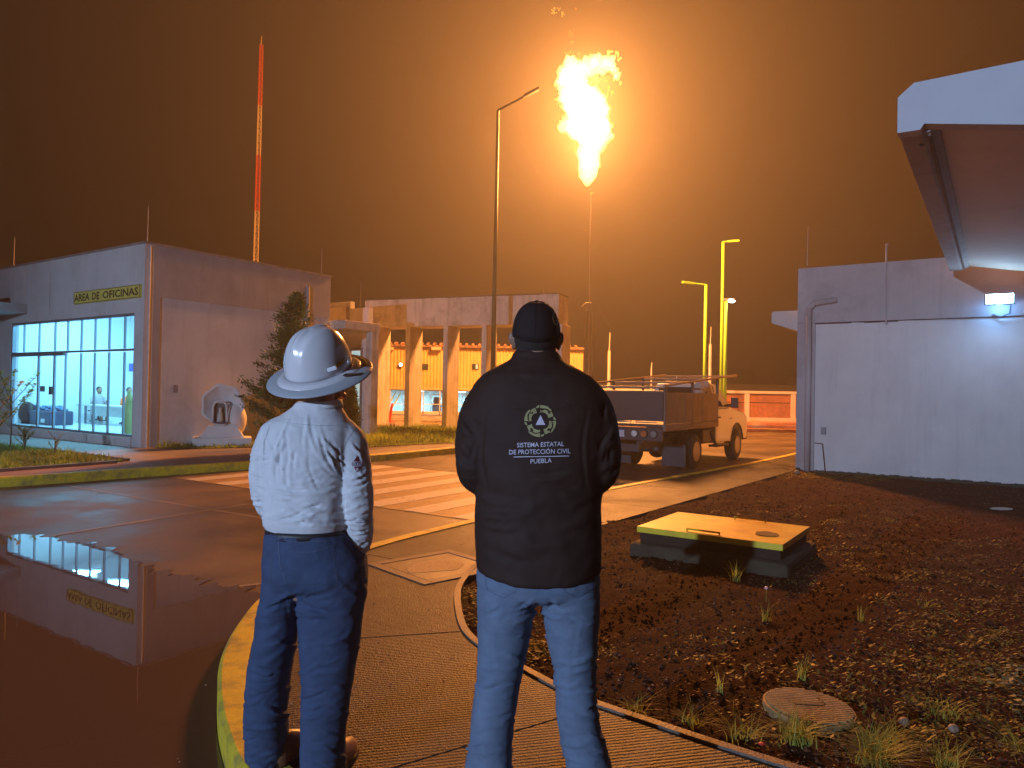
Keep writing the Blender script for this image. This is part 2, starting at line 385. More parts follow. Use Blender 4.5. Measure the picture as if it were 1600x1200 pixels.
for i in range(8):
    a0 = -5.45-.86*i
    obj('stripe', MB().poly([AB(a0-.43, 7.39, ZR+.010), AB(a0, 7.39, ZR+.010), AB(a0, 11.43, ZR+.010), AB(a0-.43, 11.43, ZR+.010)]), m_xwhite, xw)

# puddle
def puddle_mat():
    m = bpy.data.materials.new('standing_rain_water'); m.use_nodes = True; t = m.node_tree; n = t.nodes; l = t.links; b = n['Principled BSDF']
    b.inputs['Base Color'].default_value = (.085, .052, .034, 1); b.inputs['Roughness'].default_value = .03; b.inputs['IOR'].default_value = 1.42
    b.inputs['Specular IOR Level'].default_value = .75
    g = n.new('ShaderNodeNewGeometry'); mp = n.new('ShaderNodeMapping'); mp.inputs['Scale'].default_value = (1.2, 3, 1); l.new(g.outputs['Position'], mp.inputs['Vector'])
    A = n.new('ShaderNodeTexNoise'); A.inputs['Scale'].default_value = 1.5; A.inputs['Detail'].default_value = 5; l.new(mp.outputs['Vector'], A.inputs['Vector'])
    bp = n.new('ShaderNodeBump'); bp.inputs['Strength'].default_value = .014; bp.inputs['Distance'].default_value = .02
    l.new(A.outputs['Fac'], bp.inputs['Height']); l.new(bp.outputs['Normal'], b.inputs['Normal'])
    r = n.new('ShaderNodeMapRange'); l.new(A.outputs['Fac'], r.inputs['Value']); r.inputs['From Min'].default_value = .45; r.inputs['From Max'].default_value = .75
    r.inputs['To Min'].default_value = .0; r.inputs['To Max'].default_value = .04; l.new(r.outputs['Result'], b.inputs['Roughness']); return m
pe = [G(*p, ZR) for p in [(-500, 870), (-200, 835), (0, 836), (60, 838), (110, 848), (170, 858), (215, 880), (255, 893), (300, 903), (335, 916), (372, 918), (408, 931)]]
top = catmull([(p.x, p.y, 0) for p in pe], 14)
rag = []
for i, p in enumerate(top):
    k = noise.noise(Vector((i*.35, 0, 0)))*.16+random.uniform(-.035, .035)
    if i > len(top)-8: k *= .2
    rag.append(Vector((p.x+k*.4, p.y+k, 0)))
iq = min(range(len(kp)), key=lambda i: (kp[i]-rag[-1]).length)
right = [p for p in kp[iq+1:]]
right = [p for p in right if p.y > -3]
pts = [(p.x, p.y, ZR+.008) for p in rag]+[(p.x-.005, p.y, ZR+.008) for p in right]+[(-14, -3, ZR+.008)]
tag(obj('puddle', MB().poly(pts), puddle_mat()), kind='structure')

# ------------------------------------------------------------------ soil bed with lumps
def soil_h(x, y):
    return (noise.fractal(Vector((x*1.1, y*1.1, 3)), 1, 2, 4)*.035 + noise.fractal(Vector((x*8, y*8, 9)), .7, 2, 4)*.020 - .015)
SB = [Vector((p.x, p.y)) for p in spo]
SPOLY = SB+[Vector((16, 0)), Vector((16, 18)), Vector((5.75, 18))]
def inside(x, y):
    c = False
    for i in range(len(SPOLY)):
        a, b = SPOLY[i], SPOLY[i-1]
        if (a.y > y) != (b.y > y) and x < (b.x-a.x)*(y-a.y)/(b.y-a.y)+a.x: c = not c
    best = 1e9
    if c and (x > 3.2 and y < 9 or x > 6.5): return 1.0
    for i in range(0, len(SB)-1, 2):
        a = SB[i]; q_ = SB[min(i+2, len(SB)-1)]; d = q_-a; L = d.length_squared
        if L < 1e-9: continue
        t = max(0, min(1, ((x-a.x)*d.x+(y-a.y)*d.y)/L)); q = a+d*t; e = (x-q.x)**2+(y-q.y)**2
        if e < best: best = e
    return (1 if c else -1)*math.sqrt(best)
step = .045
xs = np.arange(-.6, 11.5, step); ys = np.arange(2.0, 15.2, step)
idx = {}; V = []; Fc = []
for j, y in enumerate(ys):
    for i, x in enumerate(xs):
        if x > 9.5 or x > 1.1*y+3.0: continue
        sd_ = inside(x, y)
        if sd_ < -.06: continue
        z = soil_h(x, y)+min(0, 0)+(.0 if sd_ > .05 else -.01)
        idx[i, j] = len(V); V.append((x, y, z))
for (i, j) in list(idx):
    if (i+1, j) in idx and (i, j+1) in idx and (i+1, j+1) in idx:
        Fc.append((idx[i, j], idx[i+1, j], idx[i+1, j+1], idx[i, j+1]))
tag(obj('soil_bed', (V, Fc), m_soil, smooth=True), kind='structure')
# clods, gravel and dry bits
def scatter_bits(n, mat, smin, smax, name, region, flat=.7, exp=2.0):
    mb = MB(); base = [(0,0,1),(.9,0,.1),(.3,.85,.1),(-.7,.5,.1),(-.7,-.5,.1),(.3,-.85,.1),(0,0,-.6)]
    fs = [(0,1,2),(0,2,3),(0,3,4),(0,4,5),(0,5,1),(6,2,1),(6,3,2),(6,4,3),(6,5,4),(6,1,5)]
    k = 0
    while k < n:
        x, y = region()
        if inside(x, y) < .02: continue
        s = smin+(smax-smin)*random.random()**exp; a = random.uniform(0, 6.3); ca, sa = math.cos(a), math.sin(a)
        z = soil_h(x, y)+s*.2
        vs = []
        for p in base:
            jx = [p[q]*random.uniform(.6, 1.25) for q in range(3)]
            vs.append((x+s*(jx[0]*ca-jx[1]*sa), y+s*(jx[0]*sa+jx[1]*ca)*random.uniform(.9,1.1), z+s*flat*jx[2]))
        mb.add(vs, fs); k += 1
    return tag(obj(name, mb, mat), kind='stuff')
def reg_near():
    while True:
        y = 2.3+ (random.random()**1.5)*11.5; x = random.uniform(-.3, 1.0*y+1.6)
        if x < 8.5: return x, y
scatter_bits(26000, M('soil_clod', (.095, .038, .022), .95, .5, 12, spec=.06), .003, .022, 'soil_clods', reg_near, .65)
scatter_bits(7000, M('pale_gravel', (.36, .24, .15), .8, .6, 30), .002, .010, 'pale_gravel', reg_near, .6)

# ================================================================== HAZE
hz = MB().box(-90, 90, -30, 130, -1.4, 27)
hm = bpy.data.materials.new('night_haze'); hm.use_nodes = True; hn = hm.node_tree; hn.nodes.clear()
ho = hn.nodes.new('ShaderNodeOutputMaterial'); pvn = hn.nodes.new('ShaderNodeVolumePrincipled')
pvn.inputs['Color'].default_value = (.95, .93, .90, 1); pvn.inputs['Density'].default_value = .0025; pvn.inputs['Anisotropy'].default_value = .50
hn.links.new(pvn.outputs['Volume'], ho.inputs['Volume'])
tag(obj('haze', hz, hm), kind='stuff')

# ================================================================== OFFICE (left)
O = G(220, 700, 0)
TO = frame(O)
office = thing('office_building', 'low white flat-roofed office block with wide lit glass front at left', 'building', O)
# walls: front (b=0) with opening
mb = MB(TO)
wt = .22
mb.box(-14, -7.17, 0, wt, 0, 4.90); mb.box(-.41, 0, 0, wt, 0, 4.90); mb.box(-7.17, -.41, 0, wt, 3.25, 4.90); mb.box(-7.17, -.41, -.04, wt, 0, .23)
obj('front_wall', mb, m_wall, office)
mb = MB(TO); mb.box(-.22, -.025, wt, 5.78, 0, 3.66)
obj('side_wall', mb, m_wall, office)
mb = MB(TO); mb.box(-.22, 0.0, wt+.001, .41, 0, 3.66); mb.box(-.22, 0.0, wt+.001, 5.8, 3.66, 4.90)
obj('side_band', mb, m_wall2, office)
mb = MB(TO); mb.box(-14, -.222, 5.58, 5.8, 0, 4.9)
obj('rear_wall', mb, m_wall2, office)
mb = MB(TO); mb.box(-14, -.23, .23, 5.57, 4.42, 4.6); obj('roof', mb, m_wall2, office)
mb = MB(TO); mb.box(-14.05, .03, -.03, wt+.02, 4.90, 4.95); mb.box(-.24, .03, wt+.021, 5.83, 4.90, 4.95); obj('parapet_cap', mb, M('stained_parapet', (.2, .17, .15), .9, .4, 5), office)
mb = MB(TO)
mb.cyl((.02, .12, 0), (.02, .12, 4.85), .016, n=8); obj('downpipe', mb, M('grey_pvc', (.5, .48, .47), .5), office)
mb = MB(TO); mb.box(-.06, -.02, .80, .92, 1.33, 1.52); obj('junction_box', mb, M('grey_box', (.2, .2, .22), .5), office)
mb = MB(TO); mb.cyl((.04, 4.9, 2.2), (.04, 4.9, 4.5), .05, n=8); obj('drain_pipe', mb, m_wall2, office)
# interior
m_in = M('interior_white_wall', (.72, .76, .78), .7, .03, 2)
m_floor = M('interior_tile_floor', (.6, .64, .66), .25, .05, 3)
mb = MB(TO); mb.box(-9.2, -.23, 4.6, 4.7, .2, 4.4); mb.box(-9.3, -9.2, .23, 4.7, .2, 4.4); mb.box(-.25, -.221, .23, 4.6, .2, 4.4)
obj('interior_wall', mb, m_in, office)
mb = MB(TO); mb.box(-9.2, -.25, .23, 4.6, .1, .2); obj('interior_floor', mb, m_floor, office)
mb = MB(TO); mb.box(-9.2, -.25, .23, 4.6, 4.36, 4.41); obj('ceiling', mb, m_in, office)
CY = (.22, .66, 1.0)
for a in (-7.4, -5.2, -3.0, -1.2):
    mb = MB(TO); mb.box(a-.5, a+.5, 2.0, 2.5, 4.30, 4.355)
    lm = obj('ceiling_lamp', mb, M('lit_panel', (.7, .9, 1), .5, 0, emit=6, ecol=(.45, .85, 1)), office)
    p = TO @ Vector((a, 2.25, 4.28)); L = light('office_light', 'AREA', p, 185, CY, 1.0, (p.x, p.y, 0), size_y=.5); L.parent = office; L.matrix_parent_inverse = Matrix.Translation(-O)
# glazing
m_glass = bpy.data.materials.new('window_glass'); m_glass.use_nodes = True
b_ = m_glass.node_tree.nodes['Principled BSDF']; b_.inputs['Transmission Weight'].default_value = 0; 
t_ = m_glass.node_tree; tr = t_.nodes.new('ShaderNodeBsdfTransparent'); gl = t_.nodes.new('ShaderNodeBsdfGlossy'); gl.inputs['Roughness'].default_value = .02
fr_ = t_.nodes.new('ShaderNodeFresnel'); fr_.inputs['IOR'].default_value = 1.45; ms = t_.nodes.new('ShaderNodeMixShader')
tr.inputs['Color'].default_value = (.90, .97, .98, 1)
t_.links.new(fr_.outputs[0], ms.inputs[0]); t_.links.new(tr.outputs[0], ms.inputs[1]); t_.links.new(gl.outputs[0], ms.inputs[2])
t_.links.new(ms.outputs[0], t_.nodes['Material Output'].inputs['Surface'])
win = obj('window', MB(TO).box(-7.17, -.41, .02, .12, 2.34, 2.39).box(-7.17, -3.98, .01, .13, 2.27, 2.335).box(-7.17, -.41, .02, .12, .231, .29).box(-7.17, -.41, .02, .12, 3.19, 3.249).box(-7.17, -7.10, .021, .119, .291, 3.189).box(-.46, -.411, .021, .119, .291, 3.189), m_alu, office)
ups = [-7.10, -6.45, -5.51, -4.57, -3.85, -3.11, -2.40, -1.69, -.955, -.46]
los = [-7.10, -5.51, -4.57, -3.95, -3.11, -2.40, -1.69, -.955, -.46]
for k, a in enumerate(ups[1:-1]): obj('mullion', MB(TO).box(a-.016, a+.016, .045, .095, 2.40, 3.19), m_alu, win)
for k, a in enumerate(los[1:-1]):
    ww = .036 if k in (0, 1) else .016
    obj('mullion', MB(TO).box(a-ww, a+ww, .045, .095, .29, 2.315 if k < 3 else 2.32), m_alu, win)
for rows, z0, z1 in ((ups, 2.40, 3.19), (los, .29, 2.30)):
    for k in range(len(rows)-1): obj('pane', MB(TO).poly([(rows[k]+.02, .07, z0), (rows[k+1]-.02, .07, z0), (rows[k+1]-.02, .07, z1), (rows[k]+.02, .07, z1)]), m_glass, win)
obj('door_handle', MB(TO).box(-4.66, -4.54, -.03, .019, 1.2, 1.42), m_darkmetal, win)
# name board
sgn = thing('name_board', 'yellow board reading AREA DE OFICINAS in dark capitals on the office front', 'sign', TO @ Vector((-1.73, -.03, 3.6)))
obj('board', MB(TO).box(-3.33, -.10, -.05, -.002, 3.605, 3.925), M('yellow_sign_paint', (.62, .55, .12), .5, .12, 4, stain=(.4, .36, .1), sfac=.4, sscale=3), sgn)
m_let = M('sign_black', (.02, .03, .02), .5)
Ts = TO @ Matrix.Translation((-1.73, -.053, 3.765))
mbw = [('AREA', -1.17, .80), ('DE', -.46, .36), ('OFICINAS', .72, 1.66)]
for s_, cx, ww in mbw: text_obj('lettering', s_, ww, .19, Ts @ Matrix.Translation((cx, 0, 0)), m_let, sgn, bold=.022)
mb = MB(TO); zt, zb = 3.918, 3.612
for (x0, x1, z0, z1) in [(-3.325, -.105, zt-.012, zt), (-3.325, -.105, zb, zb+.012), (-3.325, -3.31, zb+.013, zt-.013), (-.12, -.105, zb+.013, zt-.013)]: mb.box(x0, x1, -.056, -.051, z0, z1)
obj('border', mb, m_let, sgn)
# entrance canopy
obj('entrance_canopy', MB(TO).box(-11, -6.14, -2.6, -.002, 3.50, 3.76).box(-10.8, -7.0, -2.3, -.4, 3.761, 4.05), m_wall2, office)
# interior things
def P_(a, b, z): return TO @ Vector((a, b, z))
m_navy = M('navy_plastic', (.02, .05, .10), .4, .3, 6)
def onb(x, y, bb):
    d = ray(x, y); Q = O+E2*bb; tt = (Q-CAM).dot(E2)/d.dot(E2); p = CAM+d*tt - O; return p.dot(E1), p.z
ca0, _z = onb(37, 650, 1.2); ca1, cz = onb(78, 645, 1.2)
case = thing('equipment_case', 'large dark blue case under a crumpled sheet behind the office glass', 'case', P_((ca0+ca1)/2, 1.5, .2))
obj('body', MB(TO).box(ca0, ca1, 1.2, 1.9, .2, cz+.04), m_navy, case, bevel=.04)
la0, lz0 = onb(64, 660, 1.2); la1, lz1 = onb(70, 654.5, 1.2)
obj('paper_label', MB(TO).box(la0, la1, 1.185, 1.195, lz0, lz1), m_white, case)
mbx = MB(TO)
for i in range(34): mbx.ball((random.uniform(ca0, ca1), random.uniform(1.3, 1.8), cz+.07+random.uniform(-.03, .10)), (random.uniform(.05, .14), .08, .05), 8, 5)
obj('crumpled_sheet', mbx, M('blue_tarp', (.08, .2, .32), .5, .4, 20), case, smooth=True)
ba0, _z = onb(21, 650, 1.1); ba1, bz = onb(40, 645, 1.1); bc_ = (ba0+ba1)/2; bh = (ba1-ba0)/2
t = thing('black_bag', 'black rounded bag at the left end of the office window', 'bag', P_(bc_, 1.4, .2))
obj('bag_body', MB(TO).ball((bc_, 1.3, .55), (bh, .25, .36), 16, 10).box(bc_-bh, bc_+bh, 1.15, 1.5, .2, .5), m_black, t, smooth=True)
obj('strap', MB(TO).tube([(bc_-.2, 1.2, .8), (bc_, 1.15, .98), (bc_+.3, 1.2, .8)], .02, 6), m_black, t)
pst = thing('wall_poster', 'blue information poster with yellow heading on the rear office wall', 'poster', P_(-4.2, 4.58, 1.3))
a0, z1 = onb(125, 577, 4.58); a1, z0 = onb(140, 610, 4.58)
obj('sheet', MB(TO).box(a0, a1, 4.57, 4.595, z0, z1), M('poster_blue', (.08, .22, .42), .5, .5, 14), pst)
obj('heading', MB(TO).box(a0+.12, a1-.12, 4.56, 4.569, z1-.3, z1-.2), M('poster_yellow', (.6, .65, .1), .5), pst)
for (xa, ya, xb, yb, nm, lb, cc) in [(184, 570, 189, 580, 'notice_sheet', 'small green notice on the office wall above the counter', (.1, .45, .3)), (202, 568, 209, 580, 'notice_sheet', 'small blue notice on the office wall at the window right edge', (.08, .12, .5)), (43, 603, 50, 608, 'notice_sheet', 'faint grey notice behind the left office pane', (.4, .5, .55))]:
    a0, z1 = onb(xa, ya, 4.58); a1, z0 = onb(xb, yb, 4.58)
    tag(obj(nm, MB(TO).box(a0, a1, 4.57, 4.59, z0, z1), M('nt'+lb[:11], cc, .5, .4, 30)), lb, 'notice')
a0, z1 = onb(63, 603, .06); a1, z0 = onb(70, 612, .06)
tag(obj('door_sticker', MB(TO).box(a0, a1, .055, .065, z0, z1), M('sticker_grey', (.12, .2, .24), .5, .6, 60)), 'small square sticker on the glass office door', 'sticker')
ka0, kz = onb(119, 632, 2.5); ka1, _z = onb(206, 632, 2.5); km, _z = onb(140, 640, 2.5)
cnt = thing('office_counter', 'long white counter desk behind the office glass', 'desk', P_((ka0+ka1)/2, 2.5, .2))
obj('front_panel', MB(TO).box(km, ka1, 2.52, 2.55, .48, kz-.03), M('counter_white', (.42, .46, .44), .5), cnt)
obj('counter_top', MB(TO).box(ka0, ka1+.1, 2.5, 3.1, kz-.03, kz+.01), m_white, cnt)
for a in (ka0+.05, (ka0+km)/2, km, ka1-.05): obj('leg', MB(TO).box(a-.025, a+.025, 2.56, 2.62, .2, kz-.031), m_alu, cnt)
pa1, _z = onb(152, 620, 3.3); pa2, _z = onb(199, 622, 3.3)
for a, cl, lb in ((pa1, (.42, .40, .40), 'person with dark hair and pale vest seated at the office counter'), (pa2, (.8, .16, .03), 'person in orange top bent over the office counter at right')):
    pr = thing('person', lb, 'person', P_(a, 3.3, .2))
    el = lambda rx, ry, z, ox=0: [(a+ox+math.cos(t_)*rx, 3.35+math.sin(t_)*ry, z) for t_ in [i*math.pi/8 for i in range(16)]]
    mbp = MB(TO); mbp.loft([el(.15, .11, .56), el(.15, .11, .75), el(.16, .11, 1.0), el(.06, .06, 1.14, .03), el(.055, .055, 1.2, .05)])
    mbp.ball((a+.07, 3.33, 1.30), (.085, .085, .115), 14, 10).ball((a+.155, 3.33, 1.285), (.02, .018, .02), 8, 6)
    mbp.tube([(a-.02, 3.16, 1.02), (a+.06, 3.10, .80), (a+.26, 3.04, .94)], [.05, .042, .03], 8); mbp.tube([(a-.02, 3.52, 1.02), (a+.06, 3.56, .80), (a+.26, 3.5, .94)], [.05, .042, .03], 8)
    for q_ in (-.09, .09): mbp.tube([(a, 3.35+q_, .60), (a+.38, 3.35+q_, .60), (a+.38, 3.35+q_, .24)], [.08, .06, .045], 8)
    body = obj('body', mbp, m_skin, pr, smooth=True)
    obj('hair', MB(TO).ball((a+.045, 3.33, 1.335), (.092, .092, .10), 14, 8), m_black, pr, smooth=True)
    mbs = MB(TO); mbs.loft([el(.17, .13, .57), el(.17, .14, .75), el(.185, .16, 1.0), el(.13, .12, 1.10, .02), el(.07, .07, 1.17, .04)])
    mbs.tube([(a-.02, 3.16, 1.04), (a+.06, 3.10, .80), (a+.20, 3.05, .91)], [.07, .058, .045], 8); mbs.tube([(a-.02, 3.52, 1.04), (a+.06, 3.56, .80), (a+.20, 3.5, .91)], [.07, .058, .045], 8)
    obj('top', mbs, M('top'+lb[:22], cl, .7), pr, smooth=True)
    ch = thing('office_chair', 'chair behind the counter under the '+('pale vested' if cl[1] > .3 else 'orange clad')+' person', 'chair', P_(a, 3.35, .2))
    obj('seat', MB(TO).box(a-.22, a+.22, 3.1, 3.55, .57, .61), m_black, ch); obj('post', MB(TO).cyl((a, 3.35, .28), (a, 3.35, .57), .03), m_black, ch)
    for k in range(5): obj('leg', MB(TO).cyl((a, 3.35, .3), (a+.3*math.cos(k*1.256), 3.35+.3*math.sin(k*1.256), .23), .022, .018, 6), m_black, ch)
cu = MB(TO)
cl_a, _z = onb(204, 650, .5)
cu.loft([[(cl_a+.02+.13*math.cos(t_)*s, .45+.12*math.sin(t_)*s, z) for t_ in [i*math.pi/6 for i in range(12)]] for s, z in [(.9, .2), (1.0, .7), (.7, 1.1), (.35, 1.35)]])
tag(obj('draped_cloth', cu, M('olive_cloth', (.30, .32, .12), .8), smooth=True), 'olive cloth hanging at the right end of the office window', 'cloth')

# rear annex of office with side canopy and lit door
QA = O+E2*5.8; TA = frame(QA)
annex = thing('annex', 'low orange lit annex with slab canopy and lit door behind the office block', 'building', TA @ Vector((0, 2, 0)))
obj('wall', MB(TA).box(-4.6, -1.45, 2.2, 2.4, 0, 4.5).box(-.80, -.58, 2.2, 2.4, 0, 4.25).box(-1.449, -.801, 2.2, 2.4, 2.9, 4.25), m_wall, annex)
obj('canopy_slab', MB(TA).box(-4, .62, -.0+.05, 1.55, 3.32, 3.58), m_conc, annex, bevel=.01)
obj('canopy_column', MB(TA).box(.34, .60, 1.2, 1.5, 0, 3.32), m_conc, annex)
obj('door_frame', MB(TA).box(-1.449, -1.37, 2.15, 2.2, 0, 2.9).box(-.88, -.802, 2.15, 2.2, 0, 2.9).box(-1.37, -.88, 2.15, 2.2, 2.8, 2.9), m_alu, annex)
m_litdoor = M('lit_interior_beyond_door', (.45, .7, .75), .5, .1, 3, emit=.75, ecol=(.42, .68, .72))
obj('door_pane', MB(TA).box(-1.369, -.881, 2.24, 2.26, .05, 2.8), m_litdoor, annex)
obj('tall_panel', MB(TA).box(-2.9, -1.5, 2.05, 2.19, 3.62, 4.3), m_conc, annex)

# ------------------------------------------------------------------ right building
O2 = G(1243, 737, -.02); O2.z = 0; TR = frame(O2)
rb = thing('right_building', 'pale plastered flat-roofed building with recessed wall panel at the right edge', 'building', O2)
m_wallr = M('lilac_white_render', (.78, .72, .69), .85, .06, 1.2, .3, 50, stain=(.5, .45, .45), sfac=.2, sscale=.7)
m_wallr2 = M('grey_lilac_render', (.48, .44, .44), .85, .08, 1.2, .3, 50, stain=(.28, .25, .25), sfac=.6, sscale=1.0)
streaks(m_wallr, (.36, .31, .31), .22, 3.5); streaks(m_wallr2, (.22, .19, .19), .3, 4.5)
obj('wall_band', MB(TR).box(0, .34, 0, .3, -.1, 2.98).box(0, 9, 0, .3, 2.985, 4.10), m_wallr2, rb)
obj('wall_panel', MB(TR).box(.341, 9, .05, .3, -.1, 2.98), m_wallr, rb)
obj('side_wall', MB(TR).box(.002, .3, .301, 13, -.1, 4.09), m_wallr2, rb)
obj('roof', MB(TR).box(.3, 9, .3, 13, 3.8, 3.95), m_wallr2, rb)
# dark joint under the band, uneven
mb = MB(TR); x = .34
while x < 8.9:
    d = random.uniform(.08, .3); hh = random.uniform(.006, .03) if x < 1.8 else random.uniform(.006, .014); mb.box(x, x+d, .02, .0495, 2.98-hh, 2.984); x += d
obj('band_joint', mb, M('dark_joint_strip', (.07, .05, .05), .9), rb)
pp = MB(TR).tube([(.23, -.07, -.05), (.23, -.07, 3.27), (.33, -.07, 3.37), (.74, -.07, 3.42)], .055, 12)
obj('drain_pipe', pp, m_wallr2, rb, smooth=True)
obj('conduit', MB(TR).tube([(1.61, -.02, 2.9), (1.6, -.02, 4.15), (1.6, -.02, 4.42)], .016, 6).ball((1.61, -.02, 4.42), .03, 8, 6), m_wallr2, rb)
obj('junction_box', MB(TR).box(.47, .56, .0, .049, .76, .90), M('grey_box', (.2, .2, .22), .5), rb)
obj('thin_pipe', MB(TR).tube([(.34, .02, .58), (.50, .01, .57), (.56, 0, .0)], .009, 6), m_darkmetal, rb)
# mildew foot of wall
mb = MB(TR); x = .0
while x < 8.9:
    d = random.uniform(.03, .09); mb.box(x, x+d, -.004, .0, -.05, .02+.05*random.random()) if x < .34 else mb.box(x, x+d, .044, .0495, -.05, .035+.018*random.random()+.02*noise.noise(Vector((x*3, 0, 0)))); x += d
obj('mildew_edge', mb, M('mildew', (.05, .055, .04), .9), rb)
# floodlight
fp = TR @ Vector((3.38, 0, 3.26))
fl = thing('floodlight', 'bright bluish white floodlight on bracket high on the right building wall', 'light', fp)
obj('housing', MB(TR).box(3.18, 3.62, -.26, -.14, 3.17, 3.36), m_darkmetal, fl, bevel=.01)
obj('lens', MB(TR).box(3.20, 3.60, -.275, -.262, 3.185, 3.345), M('lit_lens', (.8, .95, 1), .3, 0, emit=34, ecol=(.50, .82, 1)), fl)
obj('bracket', MB(TR).tube([(3.38, -.13, 3.2), (3.38, -.03, 3.2)], .02, 6).tube([(3.56, -.2, 3.16), (3.55, -.1, 3.02), (3.42, -.05, 2.97), (3.30, -.02, 3.02)], .012, 6), m_alu, fl)
q = TR @ Vector((3.4, -.30, 3.22)); L = light('floodlight_beam', 'AREA', q, 22, (.40, .62, 1), .3, TR @ Vector((2.6, -5, -.5))); L.parent = fl; L.matrix_parent_inverse = Matrix.Translation(-fp)
q = TR @ Vector((3.4, -.20, 3.14)); L = light('floodlight_spill', 'POINT', q, 13, (.16, .45, 1), .06); L.parent = fl; L.matrix_parent_inverse = Matrix.Translation(-fp)

# near canopy of the right building (tapered cantilever slab)
TC = frame(PY(1402, 208, 6.13).xy.to_3d())
can = thing('canopy', 'white cantilevered concrete canopy with tapered edge beam above the right wall', 'canopy', TC @ Vector((1.5, 2, 3.6)))
z0c, zt = 3.757, 4.19
# end beam profile in (a,z): tip thin, deepening to the right
prof = [(0, z0c), (.02, zt-.14), (.13, zt-.03), (2.9, zt+.01), (2.9, 3.16), (.23, 3.735), (.20, 3.80), (.12, z0c-.002)]
prof = [(0, z0c), (0, zt-.13), (.12, zt-.03), (4.2, zt+.01), (4.2, 2.98), (.20, 3.80), (.17, 3.755)]
mb = MB(TC).ext(prof, 'y', 0, .16)
obj('end_beam', mb, m_white_r := M('cool_lit_white_paint', (.60, .60, .64), .8, .04, 2, .15, 60), can)  # cool lamp light tinted into the white of this end
L2 = 7.95
mb = MB(TC).ext([(.0, z0c-.0), (0, zt-.13), (.12, zt-.031), (.30, zt-.031), (.30, z0c+.05), (.17, z0c)], 'y', .161, L2)
obj('edge_beam', mb, m_wallr2, can, bevel=.01)
mb = MB(TC).ext([(.301, z0c+.07), (.301, zt-.03), (4.2, zt+.0), (4.2, 3.05), ], 'y', .161, L2)
obj('soffit', mb, M('soffit_bounce_tint', (.84, .74, .66), .85, .05, 1.5, .2, 50), can)  # warm bounce light put into the underside's pale colour
obj('drip_groove', MB(TC).box(.215, .235, .2, L2-.1, z0c-.004, z0c+.06), M('dark_groove', (.15, .12, .11), .9), can)
obj('screw_head', MB(TC).cyl((.15, .42, z0c-.012), (.15, .42, z0c), .02), m_darkmetal, can)
# far canopy piece on the left side of the right building
mb = MB(TR).ext([(-.59, 3.05), (-.59, 3.26), (-.55, 3.285), (-.001, 3.285), (-.001, 2.84), (-.54, 3.02)], 'y', .3, 6)
obj('side_canopy', mb, M('warm_canopy_white', (.6, .56, .52), .8, .05, 2), rb)
# lightning rods
def rod(px, y0, y1, Y, lab, r=.012):
    p0 = PY(px, y0, Y); p1 = PY(px, y1, Y)
    o = tag(obj('lightning_rod', MB().cyl(p0, Vector((p0.x+.01, p0.y, p1.z)), r, r*.5, 6), M('rod_metal', (.45, .38, .33), .5, metal=.4)), lab, 'lightning rod', 'lightning rods on the roofs')
rod(1261, 415, 355, 14.9, 'thin rod near the left corner of the right building roof')
rod(230, 380, 322, 17.4, 'thin rod on the front corner of the office roof')
rod(38, 475, 415, 19.0, 'short rod rising before the office entrance canopy', .014)
rod(21, 421, 371, 21.5, 'thin rod at the far left of the office roof', .016)
rod(502, 434, 388, 21.8, 'thin rod on the rear corner of the office roof')
rod(563, 478, 441, 25, 'thin rod above the orange annex')
rod(849, 473, 450, 26.5, 'short rod on the portico beam behind the capped man')

# ------------------------------------------------------------------ portico
pc = thing('portico', 'long concrete beam on deep rectangular columns across the lawn', 'portico', PY(695, 669, 27.6))
pL = PY(577, 475, 28.9); pR = PY(873, 468, 26.0); 
dx = Vector((pR.x-pL.x, pR.y-pL.y, 0)); Lp = dx.length; dx.normalize(); dy = Vector((-dx.y, dx.x, 0))
TP = Matrix(((dx.x, dy.x, 0, pL.x), (dx.y, dy.y, 0, pL.y), (0, 0, 1, 0), (0, 0, 0, 1)))
obj('beam', MB(TP).box(-.2, Lp, 0, 1.15, 3.98, 5.05), m_conc, pc, bevel=.015)
obj('beam_stain_cap', MB(TP).box(-.22, Lp+.02, -.02, 1.17, 5.05, 5.09), M('mossy_cap', (.10, .075, .055), .9, .5, 4), pc)
for px in (580, 631, 690, 750, 812, 868):
    d = ray(px, 600); # intersect with portico front line
    nrm = dy; tt = (pL-CAM).dot(nrm)/d.dot(nrm); p = CAM+d*tt; a = (p-pL).dot(dx)
    obj('column', MB(TP).box(a, a+.2, .06, 1.09, -.02, 3.98), m_conc, pc, bevel=.012)

# ------------------------------------------------------------------ plant building behind
YB = 48.0
pb = thing('plant_building', 'long orange corrugated metal shed with lit open ground floor behind the portico', 'building', (-5, YB, 0))
mb = MB(); x = -14.0; k = 0; prof = []
while x < 4.5:
    for dx_, dy_ in ((0, 0), (.08, 0), (.11, .05), (.19, .05), (.22, 0)): prof.append((x+dx_*1.0, YB-.05+dy_))
    x += .22
vs = [(a, b, 1.62) for a, b in prof]+[(a, b, 4.32) for a, b in prof]; n_ = len(prof)
mb.add(vs, [(i, i+1, i+1+n_, i+n_) for i in range(n_-1)])
obj('corrugated_wall', mb, M('yellow_orange_cladding', (.68, .47, .17), .5, .1, 2, metal=.0, stain=(.35, .22, .1), sfac=.4, sscale=.6), pb)
obj('roof', MB().box(-14.2, 4.7, YB-.35, YB+9, 4.36, 4.5), M('roof_brown', (.28, .16, .1), .8, .3, 3), pb)
for i in range(44):
    x = -14.1+i*.425; obj('roof_tile', MB().cyl((x, YB-.45, 4.54), (x, YB+.4, 4.62), .09, n=6), M('clay_roof_edge', (.42, .2, .12), .8, .3, 3), pb)
obj('lintel', MB().box(-14, 4.5, YB-.12, YB+.1, 1.52, 1.62), M('cream_beam', (.55, .45, .3), .7), pb)
